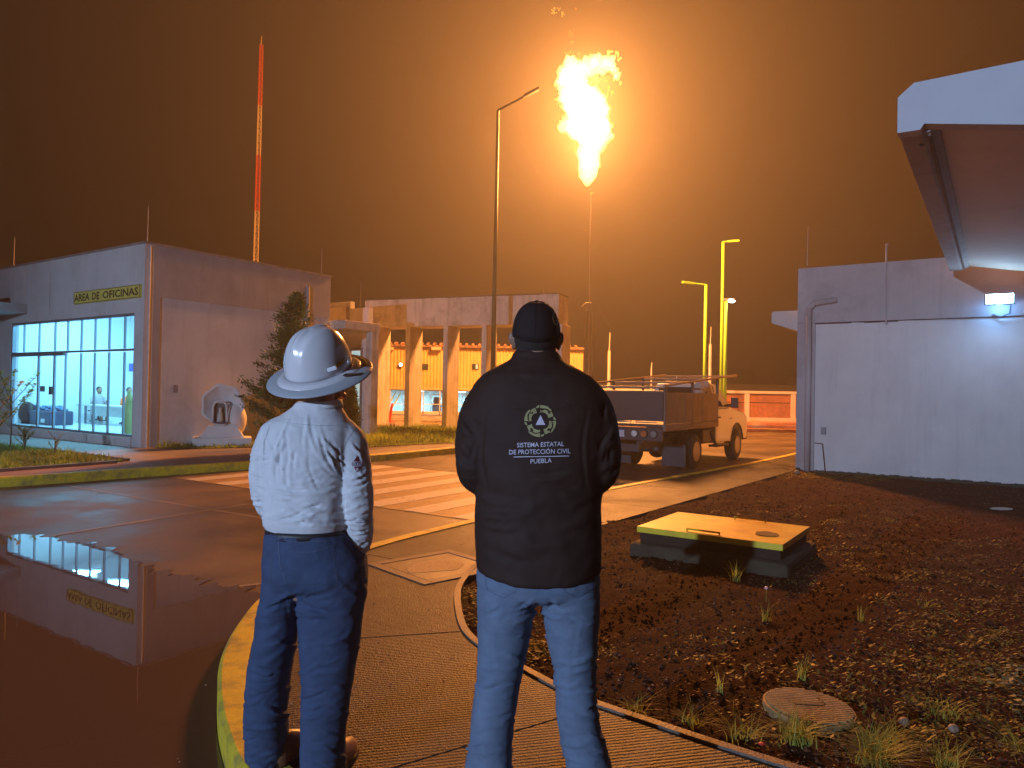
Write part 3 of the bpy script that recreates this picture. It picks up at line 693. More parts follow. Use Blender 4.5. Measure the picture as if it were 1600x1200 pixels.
m_dw = M('dark_window', (.03, .05, .04), .2)
def wpx(x, y, Y=YB): p = PY(x, y, Y); return p.x, p.z
for px, lit in ((592, 1), (664, 0), (743, 1)):
    a, z = wpx(px, 573); wf = obj('window', MB().box(a-.22, a+.22, YB-.10, YB-.06, z-.19, z+.19), m_darkmetal, pb)
    obj('window_pane', MB().box(a-.18, a+.18, YB-.115, YB-.101, z-.15, z+.15), m_dw, wf)
    if lit: obj('lit_pane', MB().box(a-.05 if px < 700 else a+.02, a+.16, YB-.13, YB-.116, z-.15, z+.15), M('lit_small_pane', (.3, .5, .45), .4, 0, emit=.5, ecol=(.35, .6, .55)), wf)
for px in (627, 708):
    a, z = wpx(px, 572 if px > 650 else 570)
    t = thing('wall_lamp', 'round lit wall lamp on orange cladding '+('between the third and fourth columns' if px > 650 else 'beside the second column'), 'lamp', (a, YB-.2, z))
    obj('lamp_body', MB().cyl((a, YB-.05, z), (a, YB-.22, z), .15, .17, 14), m_darkmetal, t)
    obj('bulb', MB().ball((a, YB-.24, z), (.11, .06, .11), 12, 8), M('lit_bulb', (.9, .85, .7), .3, 0, emit=8, ecol=(1, .85, .6)), t)
for px in (548+60, 682+0):
    a, z = wpx(px, 545); obj('roof_bracket', MB().box(a-.3, a+.35, YB-.5, YB-.12, z-.12, z+.1), M('cream_beam', (.55, .45, .3), .7), pb, bevel=.03)
# interior bay
m_bay = M('plant_bay_wall', (.45, .5, .5), .7, .5, 1.5)
obj('bay_interior', MB().box(-14, 4.5, YB+4, YB+4.2, -.3, 1.6).box(-14, 4.5, YB+.1, YB+4, 1.45, 1.519).box(-14, 4.5, YB, YB+4, -.3, -.12), m_bay, pb)
for i in range(17): obj('post', MB().box(-13.6+i*1.1, -13.54+i*1.1, YB-.03, YB+.04, -.12, 1.519), m_white, pb)
obj('rail', MB().box(-14, 4.5, YB-.02, YB+.02, .55, .60).box(-14, 4.5, YB-.03, YB+.05, -.12, .1), m_white, pb)
for i in range(9):
    x = -13+i*2.0+random.uniform(-.3, .3)
    t = thing('pump_tank', 'dark blue pump tank in the lit plant bay, '+['farthest left', 'second from left', 'third from left', 'fourth from left', 'fifth from left', 'fifth from right', 'third from right', 'second from right', 'farthest right'][i], 'tank', (x, YB+1.5, -.12), 'pump tanks inside the plant bay')
    obj('vessel', MB().cyl((x, YB+1.5, -.12), (x, YB+1.5, .9), .34, n=14).ball((x, YB+1.5, .9), (.34, .34, .16), 14, 6), M('tank_blue', (.03, .07, .14), .4, .2, 4), t, smooth=True)
    obj('pipe', MB().tube([(x+.3, YB+1.3, .3), (x+.7, YB+1.2, .3), (x+.7, YB+1.2, 1.4)], .05, 6), m_white, t); obj('pipe', MB().tube([(x-.45, YB+1.8, -.1), (x-.45, YB+1.8, 1.2), (x+.2, YB+1.8, 1.2)], .04, 6), m_white, t)
for i, x in enumerate((-12.2, -8.55, -2.3)):
    t = thing('yellow_stair', 'yellow sloping stair rail in the plant bay, '+['left one', 'middle one', 'right one'][i], 'stair', (x, YB+.6, -.12), 'yellow stairs in the plant bay')
    for s_ in (0, .35): obj('stringer', MB().tube([(x+s_, YB+.5, -.1), (x+s_+.75*(1 if i != 2 else -1), YB+.5, 1.3)], .045, 6), M('safety_yellow', (.62, .6, .05), .5), t)
for i in range(6):
    x = -12.5+i*2.9; p = (x, YB+2.2, 1.40)
    obj('strip_lamp', MB().box(x-.6, x+.6, YB+2.1, YB+2.3, 1.40, 1.449), M('lit_panel2', (.7, .95, 1), .5, 0, emit=5, ecol=(.5, .95, 1)), pb)
    L = light('bay_light', 'AREA', (x, YB+2.2, 1.38), 150, (.42, .86, 1), 1.2, (x, YB+2.2, 0), size_y=.2); L.parent = pb; L.matrix_parent_inverse = Matrix.Translation(-Vector((-5, YB, 0)))
t = thing('roof_lamp', 'small white lamp glowing above the shed roof seen between columns', 'lamp', PY(621, 541, 49))
p = PY(621, 541, 49)
obj('lamp_head', MB().ball(p, .13, 10, 8), M('lit_bulb_white', (.8, 1, .95), .3, 0, emit=14, ecol=(.75, 1, .95)), t); obj('stem', MB().cyl((p.x, p.y, 4.5), p, .03, n=6), m_darkmetal, t)
# red delineators
for i, (px, y0, y1, ln) in enumerate(((594, 652, 622, .05), (608, 662, 630, .35))):
    p = PY(px, y0, 33); p.z = max(p.z, .0)-.02; q = PY(px+(5 if i else 0), y1, 33)
    tag(obj('delineator_post', MB().cyl(p, q, .07, .05, 8).cyl(p, p+Vector((0,0,.08)), .2, .18, 10), M('red_orange_plastic', (.8, .06, .02), .5)), 'leaning red delineator post on the yard' if i else 'upright red delineator post on the yard', 'post', 'red posts in the yard')

# ------------------------------------------------------------------ boundary wall on the right
bw = thing('boundary_wall', 'low wall of white frames and brick panels behind the truck', 'wall', (14, 43, ZR))
m_br = M('orange_red_brickwork', (.30, .12, .07), .85, .3, 5, .4, 40, stain=(.16, .07, .05), sfac=.7, sscale=1.5)
m_fr = M('white_frame', (.58, .5, .44), .8, .08, 2)
x = 3.0
while x < 30:
    w_ = 2.75
    obj('brick_panel', MB().box(x+.14, x+w_-.14, 43.06, 43.2, .22, 1.08).box(x+.14, x+w_-.14, 43.06, 43.2, 1.12, 1.62), m_br, bw)
    obj('post', MB().box(x-.14, x+.14, 43.0, 43.25, ZR, 1.64), m_fr, bw); x += w_
obj('top_rail', MB().box(3, 30, 42.98, 43.27, 1.64, 1.80), m_fr, bw); obj('bottom_rail', MB().box(3, 30, 42.95, 43.27, 0, .215), m_fr, bw)
mb = MB(); x = 3.0
for i in range(230):
    x = 3+i*.12; r_ = .18
    for k in range(6):
        t0 = k*math.pi/3; t1 = (k+1)*math.pi/3
        mb.cyl((x+.06*k/6, 43.1+r_*math.cos(t0), 2.0+r_*math.sin(t0)), (x+.06*(k+1)/6, 43.1+r_*math.cos(t1), 2.0+r_*math.sin(t1)), .008, n=3)
obj('razor_wire', mb, M('wire', (.12, .1, .09), .6, metal=.5), bw, kind='stuff')
tag(obj('bollard', MB().box(16.2, 16.75, 40, 40.4, ZR, .75), m_fr, bevel=.03), 'short pale block beside the boundary wall at the building corner', 'block')

# hill behind
hv = []; hf = []
for i in range(60):
    x = -30+i*4; h_ = 1+ (8.5*math.exp(-((x-52)/22)**2))+noise.noise(Vector((x*.1, 0, 0)))*1.0
    hv += [(x, 150, -.4), (x, 165, h_*.8), (x, 190, -.4)]
for i in range(59): hf += [(3*i, 3*i+3, 3*i+4, 3*i+1), (3*i+1, 3*i+4, 3*i+5, 3*i+2)]
struct('hill', (hv, hf), M('dark_hill', (.03, .04, .02), .95, .4, .3))

# ------------------------------------------------------------------ poles and masts
def pole(name, base, top, arm, mat, lab, r0_=.09, r1_=.06, lit=False, group='street lamps'):
    t = thing(name, lab, 'street lamp', base, group)
    obj('post', MB().cyl(base, top, r0_, r1_, 10), mat, t, smooth=True)
    obj('arm', MB().cyl(top, arm, .04, .035, 8), mat, t)
    d = (Vector(arm)-Vector(top)).normalized(); sd = d.cross(Vector((0,0,1))).normalized(); a = Vector(arm)
    mb = MB()
    c = [a-d*.25-sd*.1, a+d*.35-sd*.1, a+d*.35+sd*.1, a-d*.25+sd*.1]
    mb.add([p+Vector((0,0,-.05)) for p in c]+[p+Vector((0,0,.05)) for p in c], [(0,3,2,1),(4,5,6,7),(0,1,5,4),(1,2,6,5),(2,3,7,6),(3,0,4,7)])
    obj('lamp_head', mb, mat if not lit else m_alu, t)
    obj('base_plate', MB().box(base[0]-.2, base[0]+.2, base[1]-.2, base[1]+.2, base[2], base[2]+.04), mat, t)
    if lit: obj('lens', MB().ball(a+Vector((.1, -.1, -.06)), (.16, .16, .10), 12, 8), M('lit_lens_white', (.9, 1, 1), .3, 0, emit=18, ecol=(.8, .95, 1)), t)
    return t
def vtop(px, py, Y, z0=ZR):
    p = PY(px, py, Y); return Vector((p.x, p.y, z0)), p
for (px, py, Y, ax, ay, lab, lit) in [
    (1130, 378, 38, 1144, 377, 'tallest lime green lamp post behind the truck cab, arm to the right', False),
    (1103, 445, 36, 1077, 442, 'lime green lamp post with arm to the left behind the truck', False),
    (1134.5, 468, 34, 1139, 468, 'short lime green lamp post with small lit white lamp', True)]:
    b, t_ = vtop(px, py, Y); pole('street_lamp', b, t_, PY(ax, ay, Y-.1), m_green, lab, .095, .075, lit)
b, t_ = vtop(778, 172, 25, 0); b.x -= .02
pole('street_lamp', b, t_, PY(828, 146, 25), m_dgreen, 'tall dark lamp post in front of the portico left of the flame', .095, .05)
# distant white poles
for (px, py, Y, lab) in [(952, 548, 40, 'white thin-tipped pole rising left of the truck bed'), (1110, 538, 41, 'white thin-tipped pole between the green lamp posts'), (1018, 575, 38, 'short thin white pole above the truck rack')]:
    b, t_ = vtop(px, py, Y); t = thing('lightning_pole', lab, 'pole', b, 'white lightning poles')
    obj('shaft', MB().cyl(b, t_, .10 if px != 1018 else .05, .08 if px != 1018 else .04, 8), m_fr, t); obj('tip', MB().cyl(t_, t_+Vector((.02, 0, 1.0 if px != 1018 else .3)), .03, .02, 6), m_fr, t)
# lattice mast
b = Vector((-16.2, 45, 0)); t_ = PY(408, 70, 45)
mast = thing('lattice_mast', 'tall red and white lattice radio mast behind the office roof', 'mast', b)
m_mr = M('mast_red', (.42, .05, .02), .5, .1, 2); m_mw = M('mast_white', (.45, .36, .24), .5, .1, 2)
# paint bands, bottom to top (pixel rows at 45 m)
rows = [(700, 330, m_mw), (330, 243, m_mr), (243, 165, m_mw), (165, 70, m_mr)]
def mp(zz): 
    f_ = (zz-b.z)/(t_.z-b.z); return b.lerp(t_, f_)
for ya, yb, mt in rows:
    za = max(0, PY(400, ya, 45).z) if ya < 700 else 0; zb_ = PY(402, yb, 45).z; mb = MB(); n_ = max(2, int((zb_-za)/.42))
    for i in range(n_):
        z0 = za+(zb_-za)*i/n_; z1 = za+(zb_-za)*(i+1)/n_
        wd = lambda z: .21*(1-.45*z/t_.z)
        c0 = [mp(z0)+Vector((math.cos(q+.5), math.sin(q+.5), 0))*wd(z0) for q in (0, 2.094, 4.189)]; c1 = [mp(z1)+Vector((math.cos(q+.5), math.sin(q+.5), 0))*wd(z1) for q in (0, 2.094, 4.189)]
        for k in range(3):
            mb.cyl(c0[k], c1[k], .028, n=4); mb.cyl(c0[k], c1[(k+1) % 3], .014, n=3)
            mb.cyl(c1[k], c1[(k+1) % 3], .014, n=3)
    obj('mast_section', mb, mt, mast)
obj('tip_rod', MB().cyl(t_, t_+Vector((.02, 0, .55)), .03, .02, 6), m_mw, mast)

# ------------------------------------------------------------------ flare stack and flame
ft = PY(923, 303, DFL)
st = thing('flare_stack', 'slim guyed flare stack carrying the flame above the yard', 'flare stack', (ft.x+.1, DFL, ZR))
m_st = M('stack_metal', (.09, .065, .05), .6, .2, 3)
obj('riser_pipe', MB().cyl((ft.x+.06, DFL, ZR), ft, .045, .02, 8), m_st, st)
mb = MB(); 
for sx in (-.16, .22): mb.cyl((ft.x+sx, DFL+.1, ZR), (ft.x+sx*.9, DFL+.1, 5.2), .028, n=5)
for k in range(13): mb.cyl((ft.x-.16, DFL+.1, k*.4), (ft.x+.22, DFL+.1, k*.4), .015, n=4)
obj('ladder', mb, m_st, st)
for (dx_, dy_) in ((4.5, 3), (-5, 4)): obj('guy_wire', MB().cyl((ft.x+.04, DFL, 6.2), (ft.x+dx_, DFL+dy_, ZR), .004, n=3), m_st, st)
hk = PY(918, 475, DFL)
obj('hook_bracket', MB().tube([(ft.x+.1, DFL, hk.z+.05), (hk.x-.1, DFL, hk.z+.05), (hk.x-.25, DFL, hk.z-.12), (hk.x-.1, DFL, hk.z-.32), (hk.x, DFL, hk.z-.25)], .03, 6), m_st, st)
# flame: lumpy closed bodies filled with glowing gas
outline = [  # (pixel y, left, right)
 (292, 915, 921), (286, 910, 926), (278, 904, 931), (268, 903, 935), (255, 902, 937), (240, 901, 941), (226, 901, 944), (216, 890, 951), (205, 884, 953), (192, 882, 952), (180, 884, 953), (170, 880, 951),
 (160, 876, 946), (150, 873, 944), (140, 871, 936), (132, 868, 914), (122, 867, 912), (112, 869, 916), (104, 873, 913), (96, 879, 905), (90, 886, 899)]
fv = MB()
def ring_at(L, R, y, Y=DFL, dep=.8, n=26, seed=0):
    p = PY(L, y, Y); q = PY(R, y, Y); c = (p+q)/2; hw = (q-p).length/2; out = []
    for i in range(n):
        t_ = 2*math.pi*i/n; out.append(Vector((c.x+hw*math.cos(t_), c.y+hw*dep*math.sin(t_), c.z)))
    return out
fv.loft([ring_at(L, R, y) for y, L, R in outline])
# curl to the upper right
curl = [((905, 118), 17), ((918, 108), 14), ((932, 101), 13), ((946, 103), 14), ((957, 108), 11), ((962, 118), 7), ((939, 152), 10), ((948, 172), 8), ((884, 196), 10), ((947, 212), 9), ((893, 96), 8), ((936, 92), 6)]
for (p, r_) in curl: fv.ball(PY(p[0], p[1], DFL), r_/F*DFL, 14, 10)
def remesh_mesh(mb, vox, smooth=0):
    me = bpy.data.meshes.new('tmp'); me.from_pydata([tuple(v) for v in mb.v], [], mb.f)
    o = bpy.data.objects.new('tmp', me); COL.objects.link(o)
    m = o.modifiers.new('r', 'REMESH'); m.mode = 'VOXEL'; m.voxel_size = vox
    if smooth: s_ = o.modifiers.new('s', 'SMOOTH'); s_.factor = .6; s_.iterations = smooth
    dg = bpy.context.evaluated_depsgraph_get(); ev = bpy.data.meshes.new_from_object(o.evaluated_get(dg))
    bpy.data.objects.remove(o)
    n = len(ev.vertices); co = np.empty(n*3, 'f'); ev.vertices.foreach_get('co', co); no = np.empty(n*3, 'f'); ev.vertices.foreach_get('normal', no)
    fs = [tuple(p.vertices) for p in ev.polygons]; bpy.data.meshes.remove(ev)
    return co.reshape(-1, 3).astype(float), no.reshape(-1, 3).astype(float), fs
co, no, fs = remesh_mesh(fv, .05, 3)
for i in range(len(co)):
    p = Vector(co[i]); d = noise.fractal(p*1.7, .7, 2.1, 5)*.24 + noise.fractal(p*6.5+Vector((5,5,5)), .8, 2.2, 3)*.11 - .03
    co[i] += no[i]*(d*min(1, .2+max(0, co[i][2]-11.2)*.3))
flame = thing('flare_flame', 'tall white-hot gas flame burning in the night sky above the stack', 'flame', ft)
fm = bpy.data.materials.new('burning_gas'); fm.use_nodes = True; fn = fm.node_tree; fn.nodes.clear()
fo = fn.nodes.new('ShaderNodeOutputMaterial'); fe = fn.nodes.new('ShaderNodeEmission'); fe.inputs['Color'].default_value = (1, .47, .13, 1); fe.inputs['Strength'].default_value = 9
fn.links.new(fe.outputs[0], fo.inputs['Volume'])
obj('flame_body', ([Vector(c) for c in co], fs), fm, flame)
mb = MB()
wis = [(960, 84, 9), (966, 92, 5), (952, 88, 5), (963, 124, 7), (950, 146, 6), (945, 128, 4), (930, 133, 6), (890, 82, 4), (885, 84, 3), (905, 83, 3), (921, 88, 4), (868, 155, 4), (872, 163, 4), (882, 182, 4), (892, 55, 3), (894, 66, 3), (891, 50, 2), (866, 18, 5), (872, 14, 4), (878, 22, 4), (862, 21, 3), (900, 14, 2), (924, 301, 3.5), (922, 296, 2), (915, 360, 1.5), (951, 138, 4), (937, 124, 5)]
for (x, y, r_) in wis:
    for k in range(5):
        a, q = random.gauss(0, r_*.5), random.gauss(0, r_*.5); mb.ball(PY(x+a, y+q, DFL+random.uniform(-.2, .2)), (r_*.32/F*DFL*random.uniform(.5, 1.3), r_*.25/F*DFL, r_*.4/F*DFL*random.uniform(.4, 1.6)), 7, 5)
fm2 = bpy.data.materials.new('burning_wisps'); fm2.use_nodes = True; fn = fm2.node_tree; fn.nodes.clear()
fo = fn.nodes.new('ShaderNodeOutputMaterial'); fe = fn.nodes.new('ShaderNodeEmission'); fe.inputs['Color'].default_value = (1, .45, .08, 1); fe.inputs['Strength'].default_value = 14
fn.links.new(fe.outputs[0], fo.inputs['Volume'])
obj('flame_wisp', mb, fm2, flame)
for y_, pw in ((245, .22), (200, .30), (155, .28), (118, .20)):
    p = PY(918, y_, DFL); L = light('flame_light', 'POINT', p, 62000*pw, FLCOL, .75); L.parent = flame; L.matrix_parent_inverse = Matrix.Translation(-ft)

# ------------------------------------------------------------------ lamp behind the viewer (lights fronts of people and walls)
lb = Vector((-15.0, -17, ZR)); lt_ = Vector((-15.0, -17, 5.7)); la = lt_+Vector((.5, 1.2, .1))
pole('street_lamp', lb, lt_, la, m_dgreen, 'green lamp post with white lamp behind the viewpoint', .09, .06, True)
light('yard_lamp_light', 'SPOT', la+Vector((.1, .2, -.25)), 19500, (.47, .645, .97), .14, (-.5, 12, .2), cone=1.2)

# ================================================================== TRUCK
R0 = G(1080, 732, ZR); TRK = Matrix(((E1.x, E2.x, 0, R0.x-E1.x*.82), (E1.y, E2.y, 0, R0.y-E1.y*.82), (0, 0, 1, ZR), (0, 0, 0, 1)))
tk = thing('pickup_truck', 'white pickup truck with brown steel flatbed box and pipe rack parked on the road', 'truck', TRK @ Vector((0, 1, 0)))
m_bed = M('rusty_brown_steel', (.20, .13, .09), .6, .25, 3, .2, 60, stain=(.10, .06, .04), sfac=.7, sscale=2.5)
m_bedd = M('dark_painted_steel', (.05, .038, .038), .5, .2, 3, stain=(.04, .03, .03), sfac=.6, sscale=3)
m_cab = M('white_car_paint', (.66, .62, .55), .3, .04, 2, coat=.5)
m_cg = M('car_glass', (.02, .022, .025), .06, 0)
zb_, ztp = .98, 1.69
sp_ = obj('side_panel', MB(TRK).box(.93, .97, -1.94, 1.36, 1.05, ztp).box(.90, .985, -1.95, 1.37, .90, 1.045), m_bed, tk, bevel=.006)
for b in (-1.9, -.82, .27, 1.30): obj('stiffener', MB(TRK).box(.971, .978, b-.02, b+.02, 1.05, ztp-.02), m_bed, sp_)
obj('side_panel', MB(TRK).box(-.97, -.93, -1.94, 1.36, .90, ztp), m_bed, tk, bevel=.006)
tg = obj('tailgate', MB(TRK).box(-.925, .925, -1.96, -1.92, 1.10, ztp), m_bedd, tk, bevel=.006)
obj('top_edge', MB(TRK).cyl((-.93, -1.94, ztp+.01), (.93, -1.94, ztp+.01), .022, n=8), m_bed, tg)
obj('hinge_rail', MB(TRK).box(-.92, .25, -1.985, -1.96, 1.06, 1.085).box(.33, .80, -1.985, -1.96, 1.06, 1.085), M('bare_metal_edge', (.5, .42, .36), .35, metal=.6), tg)
obj('bed_floor', MB(TRK).box(-.95, .95, -1.94, 1.36, .98, 1.04), m_bedd, tk)
obj('headboard', MB(TRK).box(-.925, .925, 1.30, 1.36, 1.04, ztp), m_bed, tk)
br = obj('rear_bumper', MB(TRK).box(-.93, .93, -2.0, -1.93, .70, .97).box(-.6, .45, -2.02, -1.9, .46, .62), m_bedd, tk, bevel=.01)
for a, cc, rr_ in ((.34, (.7, .65, .6), .085), (.55, (.55, .16, .05), .085), (.76, (.22, .2, .19), .085), (-.34, (.7, .65, .6), .085), (-.55, (.55, .16, .05), .085)):
    rl = obj('round_lamp', MB(TRK).cyl((a, -2.0, .84), (a, -2.03, .84), rr_, rr_*.9, 16), m_darkmetal, br)
    vs_ = MB(TRK).cyl((a, -2.03, .84), (a, -2.045, .84), rr_*.8, rr_*.7, 16)
    o_ = obj('round_lamp_lens', vs_, M('lens%.2f%.2f' % cc[:2], cc, .3), br)
pl_ = obj('licence_plate', MB(TRK).box(-.14, .12, -2.03, -2.005, .76, .90), M('plate_white', (.55, .5, .55), .4, .2, 30), br)
obj('exhaust', MB(TRK).cyl((-.7, -1.6, .45), (-.7, -2.05, .42), .035), m_darkmetal, tk)
for s_ in (-1, 1):
    obj('mud_flap', MB(TRK).box(s_*.64-.27, s_*.64+.27, -.62, -.59, .08, .56), M('grey_mudflap', (.07, .06, .065), .7, .2, 5), tk)
obj('chassis_frame', MB(TRK).box(-.45, -.33, -1.9, 3.9, .52, .70).box(.33, .45, -1.9, 3.9, .52, .70).box(-.45, .45, -.1, .1, .36, .5).box(-.3, .3, .3, 1.5, .45, .75), m_darkmetal, tk)
obj('axle', MB(TRK).cyl((-.8, 0, .37), (.8, 0, .37), .06).ball((0, 0, .37), (.2, .2, .18)), m_darkmetal, tk)
obj('running_board', MB(TRK).tube([(.86, 1.15, .78), (.90, 1.45, .46), (.90, 2.35, .43)], .04, 8).box(.70, .92, 1.5, 2.4, .40, .45), m_darkmetal, tk)
obj('fuel_tank', MB(TRK).box(.48, .86, .62, 1.2, .52, .84), m_bedd, tk, bevel=.03)
def wheel(a, b, wd, dual=False):
    mb = MB(TRK); R_ = .385; s_ = 1 if a > 0 else -1
    n = 28; prof = [(.22, -wd/2), (.33, -wd/2), (.37, -wd/2+.025), (R_, -wd/2+.05), (R_, wd/2-.05), (.37, wd/2-.025), (.33, wd/2), (.22, wd/2)]
    rings = [[(a+x, b+r*math.cos(2*math.pi*i/n), R_+r*math.sin(2*math.pi*i/n)) for i in range(n)] for r, x in prof]
    mb.loft(rings); wh = obj('wheel', mb, m_rubber, tk, smooth=False)
    m2 = MB(TRK); xo = a+s_*(wd/2-.03)
    m2.loft([[(xo+o_, b+r*math.cos(2*math.pi*i/n), R_+r*math.sin(2*math.pi*i/n)) for i in range(n)] for r, o_ in ((.225, .032*s_), (.20, .035*s_), (.18, -.03*s_), (.10, -.05*s_), (.08, .02*s_), (.03, .03*s_))])
    rm = obj('rim', m2, M('steel_rim', (.34, .30, .28), .4, .15, 6, metal=.5), wh)
    for k in range(6):
        q = k*math.pi/3; obj('wheel_nut', MB(TRK).cyl((xo-.03*s_, b+.125*math.cos(q), R_+.125*math.sin(q)), (xo+.0*s_, b+.125*math.cos(q), R_+.125*math.sin(q)), .014, n=6), m_darkmetal, rm)
wheel(.82, 0, .24); wheel(-.82, 0, .24); wheel(.57, 0, .2); wheel(-.57, 0, .2)
wheel(.80, 3.1, .25); wheel(-.80, 3.1, .25)
# cab body side profile in (b, z); wheel arch cut
def arch(bc, zc, r, n=10, a0=0, a1=math.pi): return [(bc+r*math.cos(a0+(a1-a0)*i/n), zc+r*math.sin(a0+(a1-a0)*i/n)) for i in range(n+1)]
low = [(1.42, .50), (2.50, .50)] + list(reversed(arch(3.1, .42, .50, 12, .15, math.pi-.12))) + [(3.62, .50), (4.0, .52), (4.04, .95), (3.98, 1.12), (3.75, 1.2), (2.92, 1.30), (2.60, 1.335), (1.42, 1.33)]
cbm = MB(TRK).ext(low, 'x', -.90, .90)
cb = obj('cab_body', cbm, m_cab, tk, bevel=.03)
gh = [[(-.86, 1.42, 1.334), (.86, 1.42, 1.334), (.86, 2.66, 1.334), (-.86, 2.66, 1.334)], [(-.80, 1.50, 1.60), (.80, 1.50, 1.60), (.80, 2.36, 1.60), (-.80, 2.36, 1.60)], [(-.70, 1.58, 1.90), (.70, 1.58, 1.90), (.70, 2.02, 1.90), (-.70, 2.02, 1.90)], [(-.62, 1.62, 1.93), (.62, 1.62, 1.93), (.62, 1.98, 1.93), (-.62, 1.98, 1.93)]]
obj('cab_roof', MB(TRK).loft(gh), m_cab, tk, bevel=.03)
obj('rear_window', MB(TRK).add([(-.66, 1.452, 1.42), (.66, 1.452, 1.42), (.60, 1.552, 1.84), (-.60, 1.552, 1.84), (-.66, 1.44, 1.42), (.66, 1.44, 1.42), (.60, 1.54, 1.84), (-.60, 1.54, 1.84)], [(4,5,6,7),(0,3,2,1),(0,1,5,4),(1,2,6,5),(2,3,7,6),(3,0,4,7)]), m_cg, tk)
for s_ in (-1, 1):
    obj('side_window', MB(TRK).add([(s_*.865, 1.56, 1.37), (s_*.865, 2.56, 1.37), (s_*.735, 2.06, 1.86), (s_*.735, 1.66, 1.86), (s_*.84, 1.56, 1.37), (s_*.84, 2.56, 1.37), (s_*.71, 2.06, 1.86), (s_*.71, 1.66, 1.86)], [(0,1,2,3),(7,6,5,4),(0,4,5,1),(1,5,6,2),(2,6,7,3),(3,7,4,0)]), m_cg, tk)
    dr = obj('door', MB(TRK).box(s_*.901-.004, s_*.901+.004, 1.50, 2.50, .56, 1.30), m_cab, tk)
    obj('handle', MB(TRK).box(s_*.915-.012, s_*.915+.012, 1.56, 1.72, 1.10, 1.135), m_black, dr)
    mi = obj('mirror', MB(TRK).box(s_*1.05-.09, s_*1.05+.09, 2.36, 2.43, 1.34, 1.60), m_black, tk, bevel=.015)
    obj('mirror_arm', MB(TRK).box(min(s_*.86, s_*.97), max(s_*.86, s_*.97), 2.38, 2.42, 1.36, 1.44), m_black, mi)
    obj('headlight', MB(TRK).box(s_*.72-.13, s_*.72+.13, 4.0, 4.05, .82, .98), M('headlight_glass', (.6, .6, .6), .1), tk, bevel=.02)
    obj('wheel_arch_trim', MB(TRK).tube([(s_*.905, y, z) for y, z in arch(3.1, .42, .515, 12, .15, math.pi-.12)], .022, 6), m_black, tk)
    obj('badge', MB(TRK).box(s_*.905-.003, s_*.905+.003, 2.48, 2.66, 1.06, 1.085), m_darkmetal, tk)
obj('front_bumper', MB(TRK).box(-.88, .88, 3.98, 4.12, .48, .72), m_darkmetal, tk, bevel=.03)
obj('windscreen', MB(TRK).add([(-.80, 2.655, 1.36), (.80, 2.655, 1.36), (.66, 2.09, 1.88), (-.66, 2.09, 1.88), (-.80, 2.60, 1.33), (.80, 2.60, 1.33), (.66, 2.04, 1.85), (-.66, 2.04, 1.85)], [(0,1,2,3),(7,6,5,4),(0,4,5,1),(1,5,6,2),(2,6,7,3),(3,7,4,0)]), m_cg, tk)
# rack of pipes
m_rk = M('orange_primer_pipe', (.38, .25, .17), .5, .2, 5)
rk = obj('pipe_rack', MB(TRK).cyl((.96, -2.0, 1.82), (.96, 2.8, 2.17), .026).cyl((-.96, -2.0, 1.82), (-.96, 2.8, 2.17), .026), m_rk, tk)
for b in (-2.0, -.35, 1.33, 2.75):
    z = 1.82+(b+2)/4.8*.35; obj('cross_bar', MB(TRK).cyl((-.98, b, z-.03), (.98, b, z-.03), .022), m_rk, rk)
for s_ in (-1, 1):
    for b in (-1.9, -.35, 1.33):
        z = 1.82+(b+2)/4.8*.35; obj('rack_post', MB(TRK).box(s_*.95-.025, s_*.95+.025, b-.025, b+.025, 1.0, z-.02), m_bedd, rk)
tag(obj('wrapped_bundle', MB(TRK).ball((.62, 1.0, 1.80), (.16, .2, .2), 12, 8).ball((.72, 1.12, 1.9), (.12, .14, .1), 10, 6).cyl((.55, .95, 1.15), (.62, 1.0, 1.75), .12, .14), M('pale_sack', (.45, .4, .34), .8, .3, 12), smooth=True), 'pale sack bundle standing in the front corner of the truck bed', 'sack')
beac = thing('roof_beacon', 'small light bar with antenna on the truck cab roof', 'light bar', TRK @ Vector((-.2, 1.8, 1.93)))
obj('bar', MB(TRK).box(-.5, .2, 1.72, 1.86, 1.935, 1.99), M('clear_bar', (.5, .4, .35), .3), beac, bevel=.01)
obj('antenna', MB(TRK).cyl((-.25, 1.8, 1.99), (-.25, 1.8, 2.12), .012, n=6), m_white, beac)

# ================================================================== inspection cover, manhole, pit
c0 = G(995, 822, .25); c0.z = 0; TV = frame(c0)
cv = thing('vault_cover', 'yellow checker plate cover lying on a dark concrete vault rim in the soil', 'vault cover', TV @ Vector((.66, .5, 0)))
m_plate = M('yellow_plate_paint', (.80, .58, .02), .42, .1, 5, stain=(.5, .26, .02), sfac=.5, sscale=3)
pt_ = obj('plate', MB(TV).box(0, 1.33, 0, 1.06, .195, .25), m_plate, cv, bevel=.004)
mb = MB(TV); k = 0
for i in range(37):
    for j in range(29):
        a = .03+i*.0353; b = .025+j*.0353; k = (i+j) % 2; d = (.012, .004) if k else (.004, .012)
        u_, v_ = (.010, .010) if k else (.010, -.010)
        mb.add([(a-u_, b-v_, .25), (a+.003, b-.003*(1 if k else -1), .2545), (a+u_, b+v_, .25), (a-.003, b+.003*(1 if k else -1), .2545)], [(0,1,2,3)])
obj('raised_tread', mb, m_plate, pt_, kind='stuff')
for (a, b) in ((.62, .06), (.78, .98)):
    obj('handle', MB(TV).tube([(a-.15, b, .252), (a-.15, b, .272), (a+.15, b, .272), (a+.15, b, .252)], .009, 6), m_plate, pt_)
smg = [(1.02, .30), (1.10, .26), (1.19, .30), (1.22, .38), (1.15, .47), (1.06, .50), (1.0, .42)]
obj('black_smudge', MB(TV).add([(x+random.uniform(-.01, .01), y, .2575) for x, y in smg], [tuple(range(len(smg)))]), M('soot', (.06, .035, .02), .8, .6, 30), pt_)
